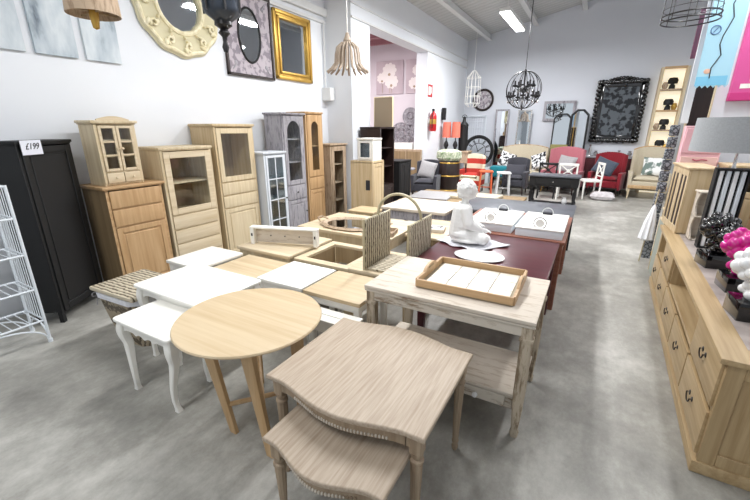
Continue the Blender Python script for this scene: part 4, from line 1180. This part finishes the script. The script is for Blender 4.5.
# left group
armchair('dark grey armchair with a silver cushion under the flower prints', (-3.57, 8.9, 0), .15, .66, 'charcoal', back_h=.95)
o = MB().pillow((0, 0, 0), .42, .42, .14).build('scatter_cushion', 'greycush'); o.location = (-3.56, 8.92, .72); o.rotation_euler = (1.2, .2, .15); tag(o, 'silver grey square cushion on the dark grey armchair', 'cushion')
t = thing('bar_stool', 'round dark drum stool with green floral cushion seat', 'stool', (-3.17, 9.35, 0))
t.scale = (.95, .95, 1.42)
MB().lathe([(.20, .05), (.27, .12), (.31, .35), (.29, .60), (.26, .66)], (0, 0, 0), 32).build('drum', 'darkwood', t)
m = MB()
for z, r in ((.15, .285), (.40, .31), (.62, .285)): m.tube(arc((0, 0, z), r, 0, 2*PI, 32, 'xy')[:-1], .012, 6, True)
m.build('hoop', 'gold', t)
MB().lathe([(.28, .66), (.33, .70), (.32, .80), (.2, .84), (0, .85)], (0, 0, 0), 32).build('seat_cushion', 'floral', t)
for k in range(4):
    a = PI/4+PI/2*k; MB().lathe([(.02, 0), (.03, .1)], (.18*math.cos(a), .18*math.sin(a), 0), 8).build('foot', 'darkwood', t)
# low chest with lamps against left wall piece
t = thing('side_table', 'dark side table carrying the two coral lamps', 'table', (-3.52, 10.95, 0))
MB().bx(-.42, .42, -.22, .22, 1.04, 1.08).build('tabletop', 'brownwash', t)
MB().bx(-.40, .40, -.2, .2, .75, 1.04).build('drawer_box', 'brownwash', t)
for sx in (-1, 1):
    for sy in (-1, 1): MB().bx(sx*.40, sx*.36, sy*.2, sy*.16, 0, .75).build('leg', 'darkwood', t)
def coral(x, lbl):
    t = thing('table_lamp', lbl, 'lamp', (x, 10.85, 1.08), 0, 'coral shaded lamps')
    MB().lathe([(.09, 0), (.09, .02), (.03, .05), (.07, .15), (.05, .22), (.015, .28), (.012, .40)], (0, 0, 0), 16).build('base', 'black', t)
    MB().lathe(drum(.125, .11, .36, .78), (0, 0, 0), 32, ring=True).build('lamp_shade', 'coral', t)
    return t
coral(-3.79, 'coral shaded table lamp, left of the coral pair')
coral(-3.52, 'coral shaded table lamp, right of the coral pair beside the black bottle vase')
t = thing('lantern', 'black bottle shaped lantern standing behind the coral lamps', 'lantern', (-3.36, 11.05, 1.08))
MB().lathe([(.12, 0), (.13, .30), (.12, .66), (.13, .70), (.05, .80), (.04, .88), (.055, .9), (0, .93)], (0, 0, 0), 20).build('body', 'black', t)
MB().tube(arc((0, 0, .90), .07, 0, PI, 12, 'xz'), .008, 6).build('handle', 'black', t)

# red and cream striped armchair
def stripes(name, c1, c2, axis, scale):
    m, nt, b = base_mat(name, .85)
    w_ = nt.nodes.new('ShaderNodeTexWave'); w_.bands_direction = axis; w_.inputs['Scale'].default_value = scale
    nt.links.new(coords(nt), w_.inputs['Vector'])
    r = ramp(nt, w_.outputs['Fac'], [(.48, c1), (.52, c2)]); r.node.color_ramp.interpolation = 'CONSTANT'
    nt.links.new(r, b.inputs['Base Color']); return m
M['redstripe'] = stripes('red_cream_stripe', 'b2342a', 'd6cfb6', 'Z', 1.15)
armchair('red and cream banded armchair right of the floral drum stool', (-2.92, 10.6, 0), .0, .64, 'redstripe', back_h=1.02)
t = thing('ottoman', 'teal upholstered ottoman behind the orange stools', 'ottoman', (-2.28, 11.35, 0))
MB().box((0, 0, .52), (.56, .42, .30), .05, None, 3).build('cushion_top', 'teal', t)
for sx in (-1, 1):
    for sy in (-1, 1): MB().loft([(sx*.25, sy*.16, 0, .015, .015), (sx*.22, sy*.16, .38, .025, .025)]).build('leg', 'darkwood', t)
def stool(label, x, y, mat, h=.46, g=None):
    t = thing('stool', label, 'stool', (x, y, 0), .3, g)
    MB().box((0, 0, h), (.34, .34, .04), .015, None, 2).build('seat', mat, t)
    for sx in (-1, 1):
        for sy in (-1, 1): MB().loft([(sx*.16, sy*.16, 0, .014, .014), (sx*.13, sy*.13, h-.02, .018, .018)]).build('leg', mat, t)
    MB().bx(-.14, .14, -.01, .01, .2, .22).bx(-.01, .01, -.14, .14, .2, .22).build('stretcher', mat, t)
    return t
stool('orange metal stool beside the red banded armchair', -2.42, 10.2, 'orange', .62)
stool('pale metal stool next to the orange stool', -1.98, 10.25, 'steel', .60)
armchair('charcoal armchair in front of the beige settee', (-1.78, 10.85, 0), .0, .62, 'charcoal', back_h=.95)
o = MB().pillow((0, 0, 0), .5, .36, .14).build('scatter_cushion', 'charcoal'); o.location = (-1.79, 10.80, .62); o.rotation_euler = (1.0, 0, .1); tag(o, 'dark grey cushion propped on the charcoal armchair back', 'cushion')
t = armchair('beige settee with gilt curved back in the middle of the back row', (-1.82, 12.0, 0), .0, 1.36, 'linen', 'gold', .42, 1.22, name='settee', cat='sofa')
MB().tube([(x, .30-.10*abs(x/.63)**3, 1.23-.10*abs(x/.68)**2.5) for x in [-.63+.09*k for k in range(15)]], .018, 8).build('gilt_rail', 'brownwash', t)
for k, (x, r) in enumerate(((-2.25, .35), (-1.38, -.35))):
    o = MB().pillow((0, 0, 0), .46, .46, .15).build('scatter_cushion', 'bwcush'); o.location = (x, 11.90, .80); o.rotation_euler = (1.25, r, r)
    tag(o, ('black and white patterned cushion on the left end of the settee', 'black and white patterned cushion on the right end of the settee')[k], 'cushion', 'patterned settee cushions')
armchair('dusty pink wingback armchair with a grey cushion', (-.72, 11.6, 0), -.25, .96, 'pink', back_h=1.22)
o = MB().pillow((0, 0, 0), .44, .44, .14).build('scatter_cushion', 'greycush'); o.location = (-.64, 11.58, .78); o.rotation_euler = (1.2, .15, -.2); tag(o, 'pale grey cushion on the dusty pink armchair', 'cushion')
t = armchair('crimson velvet armchair below the ornate black frame', (.34, 11.78, 0), -.2, .78, 'crimson', back_h=1.10)
o = MB().pillow((0, 0, 0), .50, .42, .18).build('scatter_cushion', 'bluegrey'); o.location = (.26, 11.64, .74); o.rotation_euler = (1.2, .35, -.2); tag(o, 'blue grey cushion on the crimson armchair', 'cushion')
t = armchair('beige tub armchair with pale wooden legs beside the lit shelf', (1.24, 11.75, 0), -.05, .86, 'linen', 'pale_z', .44, 1.25)
MB().tube([(x, .30-.10*abs(x/.40)**3, 1.26-.10*abs(x/.44)**2.5) for x in [-.40+.073*k for k in range(12)]], .015, 8).build('show_wood_rail', 'beech', t)
MB().bx(-.40, .40, -.35, -.30, .26, .34, .01).build('front_rail', 'beech', t)
o = MB().pillow((0, 0, 0), .46, .46, .14).build('scatter_cushion', pattern('leaf_print', 'e9e9e6', '6f7f78', 6, 'noise')); o.location = (1.30, 11.72, .79); o.rotation_euler = (1.2, 0, -.1); tag(o, 'white leaf print cushion on the beige tub armchair', 'cushion')
o = MB().pillow((0, 0, 0), .55, .4, .2).build('fleece_pouf', 'sheep'); o.location = (.30, 10.9, .1); tag(o, 'white fleece cushion lying on the floor by the crimson armchair', 'cushion')

# X back chairs
def xchair(label, loc, rz, mat, g='cross back chairs'):
    t = thing('cross_back_chair', label, 'chair', loc, rz, g)
    MB().box((0, 0, .45), (.44, .42, .05), .015, None, 2).build('seat', mat, t)
    for sx in (-1, 1):
        MB().loft([(sx*.19, -.18, 0, .015, .015), (sx*.19, -.18, .43, .022, .022)]).build('leg', mat, t)
        MB().loft([(sx*.19, .19, 0, .015, .015), (sx*.19, .19, .45, .02, .02), (sx*.19, .21, .85, .018, .014)]).build('leg', mat, t)
    m = MB().box((0, .21, .86), (.43, .035, .06), .012, None, 2).box((0, .2, .56), (.36, .025, .03), .006)
    m.tube([(-.17, .2, .58), (.17, .208, .84)], .014, 6).tube([(.17, .2, .58), (-.17, .208, .84)], .014, 6).lathe([(.04, 0), (.04, .02)], (0, .215, .71), 14, (PI/2, 0, 0))
    m.build('cross_back', mat, t)
    return t
xchair('white cross back chair on the open floor before the crimson armchair', (-.02, 11.0, 0), -1.25, 'white')
xchair('white cross back chair behind the black console table', (-.50, 10.6, 0), 3.1, 'white')
xchair('black cross back chair beside the white one behind the console', (-.97, 10.6, 0), 3.2, 'black')

# black console with turned legs
t = thing('console_table', 'black console table with drawer, turned legs and lower shelf', 'table', (-.66, 8.75, 0))
w, d, z = .92, .50, .78
MB().bx(-w/2-.03, w/2+.03, -d/2-.03, d/2+.03, z-.03, z, .008, 2).build('tabletop', 'slate', t)
MB().bx(-w/2, w/2, -d/2, d/2, z-.22, z-.03).build('apron', 'black', t)
dr = MB().bx(-.32, .32, -d/2-.012, -d/2+.004, z-.19, z-.05, .006).build('drawer', 'black', t)
knob(0, -d/2-.012, z-.12, dr, 'chrome')
MB().bx(-w/2+.02, w/2-.02, -d/2+.02, d/2-.02, .16, .19).build('lower_shelf', 'black', t)
for sx in (-1, 1):
    for sy in (-1, 1):
        MB().lathe([(.02, 0), (.035, .03), (.04, .08), (.025, .13), (.04, .16), (.04, .2), (.022, .24), (.035, .36), (.022, .5), (.04, .53), (.04, z-.22)], (sx*(w/2-.05), sy*(d/2-.05), 0), 16).build('leg', 'black', t)
t = thing('jar', 'small white pot on the lower shelf of the black console', 'jar', (-.42, 8.7, .19)); MB().lathe([(.03, 0), (.05, .03), (.05, .09), (.03, .12), (.035, .14)], (0, 0, 0), 16).build('pot', 'gwhite', t)
t = thing('platform', 'low grey dark display table under folded rugs behind the statue', 'table', (-2.35, 7.55, 0))
MB().bx(-.98, 1.25, -.75, .8, .28, .33, .005).build('tabletop', 'oldpine', t)
for sx in (-.9, 1.15):
    for sy in (-.65, .7): MB().bx(sx-.04, sx+.04, sy-.04, sy+.04, 0, .28).build('leg', 'darkwood', t)
def rug(label, x, y, w, d, h, mat, rz=0, z=.33):
    o = MB().box((0, 0, h/2), (w, d, h), h*.3, None, 3).build('folded_rug', mat); o.location = (x, y, z); o.rotation_euler = (0, 0, rz); tag(o, label, 'rug')
    return o
rug('flat grey rug at the left of the low display table', -2.85, 7.5, .8, .9, .04, 'greycush', .1)
rug('beige rug draped on the low display table behind the statue head', -2.0, 7.75, .9, .7, .06, 'linen', -.1)
t = thing('driftwood_tray', 'pale carved wooden plank lying on the low display table', 'tray', (-1.45, 7.2, .33), .1)
MB().lathe([(.3, 0), (.36, .02), (.36, .04), (.3, .03)], (0, 0, 0), 32, None, None, 1.1, .5).build('dish', 'pale', t)
MB().lathe([(0, .03), (.05, .04), (.04, .08), (0, .1)], (-.3, 0, 0), 12).build('knob', 'gold', t)
o = MB().ell((0, 0, 0), (.28, .22, .10)).build('fleece', 'sheep'); o.location = (-1.45, 8.75, .1); tag(o, 'pale fleece heap on the floor left of the black console', 'rug')

# big ornate black frame + console under
t = thing('wall_mirror', 'large ornate black frame with patterned grey glass on the back wall', 'mirror', (.36, YB-.10, 2.13))
yw, zw = .56, .78
m = MB().bx(-yw, -yw+.16, -.0, .08, -zw, zw, .03, 2).bx(yw-.16, yw, -.0, .08, -zw, zw, .03, 2).bx(-yw, yw, 0, .08, zw-.16, zw, .03, 2).bx(-yw, yw, 0, .08, -zw, -zw+.16, .03, 2)
m.build('frame', 'gblack', t)
m = MB(); rnd = random.Random(9)
for k in range(60):
    u = k/60*4; s = int(u); f = u-s
    x, z = [(-yw+2*yw*f, zw), (yw, zw-2*zw*f), (yw-2*yw*f, -zw), (-yw, -zw+2*zw*f)][s]
    m.ell((x*.97, -.01, z*.98), (.05+.02*rnd.random(), .03, .05+.02*rnd.random()), None, 8, 6)
for k in range(9): m.ell((-.3+.075*k, -.01, zw+.03+.05*math.sin(PI*k/8)), (.045, .03, .04), None, 8, 6)
m.build('carving', 'gblack', t)
MB().bx(-yw+.13, yw-.13, .02, .04, -zw+.13, zw-.13, 0).build('patterned_glass', 'chalkart', t)
t = thing('sideboard', 'burgundy dark sideboard under the ornate black frame', 'table', (.35, 12.55, 0))
MB().bx(-.62, .62, -.25, .25, .92, .96).build('tabletop', 'greywash', t)
MB().bx(-.58, .58, -.22, .22, .12, .92).build('body', M['burgundy'], t)
for s in (-1, 1): MB().bx(s*.29-.25, s*.29+.25, -.235, -.22, .2, .88, .006).build('door', M['burgundy'], t)
for sx in (-1, 1): 
    for sy in (-1, 1): MB().bx(sx*.55-.03, sx*.55+.03, sy*.19-.03, sy*.19+.03, 0, .12).build('foot', 'darkwood', t)
for k, (x, h, r, lb) in enumerate(((-.15, .30, .04, 'slim silver candlestick at the left end of the burgundy sideboard'), (.0, .14, .06, 'small silver bowl beside the slim candlestick'), (.3, .12, .05, 'small grey jar in the middle of the burgundy sideboard'), (.55, .16, .05, 'grey glass jar under the ornate frame, right of the small grey jar'), (.8, .15, .06, 'squat silver pot at the right end of the burgundy sideboard'))):
    t = thing('ornament', lb, 'ornament', (x, 12.5, .96)); MB().lathe([(r, 0), (r*.5, h*.15), (r*1.0, h*.5), (r*.5, h*.8), (r*.8, h)], (0, 0, 0), 16).build('vessel', 'chrome', t)

# cheval mirror with bevelled corners
def framed_mirror(label, x, y, w, h, fr, mat, z=0, lean=.0, rz=0, cut=0, g=None, glass='mirror', name='floor_mirror', deep=.05):
    t = thing(name, label, 'mirror', (x, y, z), rz, g)
    if lean: t.rotation_euler = (-lean, 0, rz)
    def oc(s): 
        W, H = w/2-s, h-s; c = max(cut-s*.4, 0)
        if cut: return [(-W, s), (W, s), (W, H-c), (W-c, H), (-W+c, H), (-W, H-c)]
        return [(-W, s), (W, s), (W, H), (-W, H)]
    o, i = oc(0), oc(fr)
    m = MB()
    n = len(o)
    for k in range(n):
        a, b_, c, e = o[k], o[(k+1) % n], i[(k+1) % n], i[k]
        m.prism([a, b_, c, e], 0, deep, 0, Matrix(((1, 0, 0, 0), (0, 0, -1, deep/2), (0, 1, 0, 0), (0, 0, 0, 1))))
    m.build('frame', mat, t)
    m = MB(); m.prism(i, 0, .006, 0, Matrix(((1, 0, 0, 0), (0, 0, -1, 0), (0, 1, 0, 0), (0, 0, 0, 1)))); m.build('mirror_glass', glass, t)
    return t
framed_mirror('tall black mirror with clipped corners left of the cabinet mirror', -.98, 12.66, .46, 2.1, .035, 'black', .0, .04, 0, .12)
framed_mirror('tall black framed mirror with clipped corners reflecting warm light', -.52, 12.55, .46, 2.2, .05, 'black', .0, .04, .15, .14)
framed_mirror('tall silver framed mirror left of the globe chandelier', -2.70, 12.75, .42, 2.25, .05, 'greywash', .0, .03)
framed_mirror('tall silver framed mirror beneath the globe chandelier', -2.03, 12.72, .40, 2.22, .04, 'chrome', .0, .03)
t = framed_mirror('wide grey framed mirror on the back wall left of clipped corner mirrors', -1.12, YB-.04, .85, .55, .07, 'greywash', 1.9, 0, name='wall_mirror')
o = MB().bx(-.22, .22, -.02, .02, 0, .9, .003).build('leaning_board', paint('olive_board', '8f8a55', .7)); o.location = (-.95, 12.40, .35); tag(o, 'olive board propped before the tall clipped corner mirror', 'board')
t = thing('plinth', 'grey plinth box under the olive board', 'box', (-.95, 12.40, 0)); MB().bx(-.25, .25, -.1, .1, 0, .35, .005).build('body', 'greywash', t)

# clocks
def clock(label, x, y, z, r, face, rimm, hands=True, skeleton=False):
    t = thing('wall_clock', label, 'clock', (x, y, z))
    R = (PI/2, 0, 0)
    MB().lathe([(r*.80, 0), (r, .0), (r*1.02, .03), (r*.95, .06), (r*.84, .055), (r*.80, .03)], (0, 0, 0), 48, R, ring=True).build('rim', rimm, t)
    if not skeleton: MB().lathe([(r*.82, .01), (r*.82, .02)], (0, 0, 0), 40, R).build('dial', face, t)
    m = MB()
    for k in range(12):
        a = 2*PI*k/12
        m.box((r*.66*math.sin(a), -.03, r*.66*math.cos(a)), (r*.05, .006, r*.24), .001, (0, a, 0))
        if k % 3: m.box((r*.66*math.sin(a+.1), -.03, r*.66*math.cos(a+.1)), (r*.04, .006, r*.24), .001, (0, a+.1, 0))
    m.build('numeral', 'black' if skeleton or face == 'ivory' else 'steel', t)
    if skeleton: MB().tube([(r*.5*math.cos(a), -.03, r*.5*math.sin(a)) for a in [2*PI*k/32 for k in range(32)]], .01, 6, True).build('inner_ring', rimm, t)
    MB().box((r*.15, -.04, r*.12), (r*.05, .006, r*.5), 0, (0, .9, 0)).box((-r*.1, -.04, r*.22), (r*.04, .006, r*.6), 0, (0, -.4, 0)).build('hand', 'steel' if not skeleton else 'black', t)
    return t
clock('round dark brown wall clock with grey dial on the back wall', -3.38, YB, 2.55, .33, M['greyornate'], 'darkwood')
clock('large skeleton clock with roman numerals standing behind the settees', -3.28, 12.5, 1.0, .48, 'ivory', 'black', True, True)
t = thing('cupboard', 'low white cupboard carrying the large skeleton clock', 'cabinet', (-3.28, 12.65, 0)); MB().bx(-.4, .4, -.2, .2, 0, .51, .005).build('body', 'bluewhite', t); MB().bx(-.38, -.01, -.215, -.2, .05, .48, .004).bx(.01, .38, -.215, -.2, .05, .48, .004).build('door', 'bluewhite', t)
# white wire gate panel
t = thing('wire_panel', 'white wire lattice panel on the back wall beside the round clock', 'panel', (-3.6, YB-.06, 0))
m = MB().bx(-.34, .38, -.01, .01, .9, .93).bx(-.34, .38, -.01, .01, 2.05, 2.08).bx(-.34, -.31, -.01, .01, .0, 2.08).bx(.35, .38, -.01, .01, .0, 2.08)
for k in range(9): m.tube([(-.27+.075*k, 0, .92), (-.27+.075*k, 0, 2.06)], .005, 5)
for k in range(5): m.tube([(-.33, 0, 1.1+.2*k), (.37, 0, 1.1+.2*k)], .005, 5)
m.build('lattice', 'bluewhite', t)

# speaker, extinguisher, sign on the left rear wall
t = thing('speaker', 'small black loudspeaker on the wall right of the extinguisher', 'speaker', (XO, 10.9, 2.08))
MB().bx(.02, .12, -.06, .06, -.16, .16, .01).bx(0, .03, -.03, .03, -.05, .05).build('housing', 'black', t)
MB().lathe([(.045, 0), (.04, .006), (.02, .003)], (.12, 0, -.07), 16, (0, PI/2, 0)).build('cone', 'charcoal', t)
t = thing('fire_extinguisher', 'red fire extinguisher mounted on the wall under the red sign', 'extinguisher', (XO+.12, 9.95, 1.62))
MB().lathe([(.08, 0), (.09, .02), (.09, .38), (.07, .44), (.03, .47), (.03, .5)], (0, 0, 0), 20).build('cylinder', 'firered', t)
MB().lathe([(.092, .18), (.092, .30)], (0, 0, 0), 20).build('label', M['gold'], t, label='pale yellow label band')
MB().bx(-.02, .02, -.06, .04, .5, .56, .004).tube([(0, -.05, .52), (.02, -.13, .45), (.02, -.12, .2), (.02, -.11, .08)], .012, 6).build('valve_and_hose', 'black', t)
MB().bx(-.12, -.08, -.03, .03, .2, .34).build('bracket', 'steel', t)
t = thing('safety_sign', 'red and white fire extinguisher sign high on the wall', 'sign', (XO, 9.95, 2.62))
MB().bx(0, .006, -.16, .16, -.15, .15, .0).build('plate', 'firered', t)
MB().bx(.006, .008, -.12, .02, -.1, .1, 0).bx(.006, .008, .06, .1, -.06, .1, 0).build('pictogram', 'white', t)

# annex: flower prints, wire plates
def flower_mat():
    m, nt, b = base_mat('mauve_print_ground', .8)
    f = noise(nt, coords(nt), 1.5, 3); nt.links.new(ramp(nt, f, [(.3, 'b9a9b0'), (.7, 'd2c4c8')]), b.inputs['Base Color']); return m
M['printground'] = flower_mat(); M['petal'] = paint('petal_white', 'f0e8e4', .7)
def fprint(label, x0, x1, z0, z1, fl):
    t = thing('flower_print', label, 'picture', ((x0+x1)/2, 10.46, 0), 0, 'white flower canvases in the annex')
    w = x1-x0; MB().bx(-w/2, w/2, 0, .04, z0, z1, .002).build('canvas', 'printground', t)
    for (fx, fz, r) in fl:
        m = MB(); cx, cz = fx*w/2, z0+fz*(z1-z0)
        for k in range(9):
            a = 2*PI*k/9; m.ell((cx+r*.45*math.cos(a), -.006, cz+r*.35*math.sin(a)), (r*.42, .006, r*.28), (0, -a, 0), 10, 6)
        m.ell((cx, -.009, cz), (r*.4, .006, r*.3), None, 10, 6)
        m.build('blossom', 'petal', t)
        MB().ell((cx, -.016, cz-r*.4), (r*.16, .004, r*.14), None, 8, 6).tube([(cx, -.004, cz-r*.5), (cx+.02, -.004, z0+.03)], .006, 5).build('stem', 'brownwash', t)
fprint('white flower canvas print, larger one on the left in the annex', -5.88, -5.02, 2.63, 3.50, [(.0, .72, .27), (-.55, .5, .2), (.15, .38, .26)])
fprint('white flower canvas print, right one beside the red sign', -4.93, -4.34, 2.63, 3.49, [(.2, .68, .2), (-.1, .3, .22), (.55, .3, .14)])
def wplate(label, x, z, r):
    t = thing('wicker_plate', label, 'wall decor', (x, 10.40, z), 0, 'round openwork plates in the annex')
    m = MB()
    for rr in (1, .62, .25): m.tube([(r*rr*math.cos(a), 0, r*rr*math.sin(a)) for a in [2*PI*k/24 for k in range(24)]], .022, 6, True)
    m.build('hoop', 'greywash', t)
    m = MB()
    for k in range(10):
        a = 2*PI*k/10; m.tube([(0, 0, 0), (r*math.cos(a), 0, r*math.sin(a))], .012, 5)
        m.ell((r*.8*math.cos(a+.3), 0, r*.8*math.sin(a+.3)), (.05, .015, .05), None, 8, 6)
    m.build('openwork', 'greywash', t)
wplate('round openwork plate, lowest left of the annex group', -5.02, 1.52, .32)
wplate('round openwork plate, middle top of the annex group', -4.74, 2.02, .22)
wplate('narrow openwork plate at the right of the annex group', -4.50, 1.62, .22)
t = thing('shelf_unit', 'brown cabinet in the annex with a white box on top', 'cabinet', (-4.5, 9.9, 0))
MB().bx(-.45, .45, -.25, .25, 0, 1.15, .005).build('body', 'brownwash', t)
MB().bx(-.42, -.01, -.262, -.25, .1, 1.1, .004).bx(.01, .42, -.262, -.25, .1, 1.1, .004).build('door', 'oldpine', t)
t = thing('box', 'flat white carton on the brown annex cabinet', 'box', (-4.62, 9.85, 1.15)); MB().bx(-.27, .27, -.15, .15, 0, .16, .004).build('carton', 'white', t); MB().bx(-.275, .275, -.155, .155, .12, .165, .004).build('lid', 'white', t)
t = thing('iron_table', 'grey iron pedestal table in front of the doorway', 'table', (-4.15, 8.85, 0))
MB().lathe([(.26, .70), (.27, .72), (.26, .74)], (0, 0, 0), 28).build('tabletop', 'greywash', t)
MB().lathe([(.02, .06), (.03, .1), (.05, .3), (.03, .5), (.04, .70)], (0, 0, 0), 12).build('pedestal', 'greywash', t)
for k in range(3):
    a = 2*PI*k/3; MB().tube([(0, 0, .12), (.15*math.cos(a), .15*math.sin(a), .08), (.24*math.cos(a), .24*math.sin(a), .015)], .014, 6).build('foot', 'greywash', t)
armchair('dark slatted armchair in the shadow by the annex doorway', (-4.3, 9.35, 0) if False else (-3.0, 8.6, 0), .2, .0001 if False else .7, 'charcoal', back_h=.78) if False else None

# lit display shelf at the back right
t = thing('display_shelf', 'tall cream lit display shelf with dark ornaments in the far corner', 'shelf', (1.42, 12.75, 0))
w, h = .52, 3.15
MB().bx(-w/2, w/2, .1, .12, 0, h).build('back_panel', 'warm', t, label='back panel with warm light put in as glow')
for s in (-1, 1): MB().bx(s*w/2-.03, s*w/2+.03, -.14, .12, 0, h).build('upright', 'pale_z', t)
for k, z in enumerate((.5, 1.1, 1.62, 2.1, 2.6, 3.12)):
    MB().bx(-w/2+.03, w/2-.03, -.14, .1, z, z+.04).build('shelf', 'honey_x' if k % 2 else 'brownwash', t)
shelf_top = {1: 1.14, 2: 1.66, 3: 2.14, 4: 2.64}
desc = ['black bottle lamp', 'black cut vase', 'black flat topped jar', 'black square lantern']
where = {1: 'lowest visible lit shelf', 2: 'second lit shelf from below', 3: 'third lit shelf from below', 4: 'topmost lit shelf'}
for k, z in shelf_top.items():
    t = thing('ornament', desc[k-1]+' in the middle of the '+where[k], 'ornament', (1.42, 12.68, z))
    MB().lathe([(.07, 0), (.06, .08), (.03, .12)], (0, 0, 0), 12).build('base', 'black', t)
    MB().lathe([(.10, .12), (.11, .2), (.08, .26)], (0, 0, 0), 16 if k != 4 else 4).build('cap', 'black', t)
    t = thing('ornament', 'small brown pot at the side of the '+where[k], 'ornament', (1.55 if k % 2 else 1.27, 12.66, z)); MB().lathe([(.04, 0), (.07, .08), (.04, .16)], (0, 0, 0), 12).build('pot', 'gold' if k % 2 else 'brownwash', t)

# ------------------------------------------------------------------ lights, world, camera
for (x, y) in ((-2.0, 6.2), (-2.0, 3.0), (-2.0, -.4)):
    clight(x, y, 3.88, {6.2: 'lit fluorescent batten over the slate table', 3.0: 'lit fluorescent batten over the burgundy table', -.4: 'lit fluorescent batten over the front aisle'}[y])
for (x, y) in ((1.1, 8.6), (1.1, 4.6)):
    clight(x, y, 4.1, {8.6: 'lit fluorescent batten over the rear right aisle', 4.6: 'lit fluorescent batten over the right sideboard', .5: 'lit fluorescent batten over the near right aisle'}[y])
l = bpy.data.lights.new('annex_light', 'AREA'); l.size = 1.5; l.energy = 110; l.color = (1, .96, .97)
o = bpy.data.objects.new('annex_light', l); COL.objects.link(o); o.location = (-5.6, 7.9, 3.8)
# added fill light behind the camera, standing in for unbuilt shop window daylight
l = bpy.data.lights.new('front_fill', 'AREA'); l.shape = 'RECTANGLE'; l.size = 6; l.size_y = 2.6; l.energy = 22; l.color = (.93, .97, 1)
o = bpy.data.objects.new('front_fill', l); COL.objects.link(o); o.location = (-1.2, -2.4, 2.3); o.rotation_euler = (math.radians(80), 0, 0)
W = bpy.data.worlds.new('World'); scene.world = W; W.use_nodes = True
bg = W.node_tree.nodes['Background']; bg.inputs['Color'].default_value = (.86, .92, 1, 1); bg.inputs['Strength'].default_value = .33

cam = bpy.data.cameras.new('camera'); co = bpy.data.objects.new('camera', cam); COL.objects.link(co)
f = 378.0; p = math.atan(122/f); yaw = math.atan((600-375)/(f/math.cos(p)))
cam.sensor_width = 36; cam.lens = f/750*36; cam.clip_end = 100; cam.clip_start = .05
co.location = (0, 0, 1.7); co.rotation_euler = (PI/2-p, 0, yaw)
scene.camera = co
vs_ = scene.view_settings
vs_.view_transform = 'Standard'; vs_.look = 'None'; vs_.gamma = 1; vs_.use_curve_mapping = False; vs_.exposure = 0.26
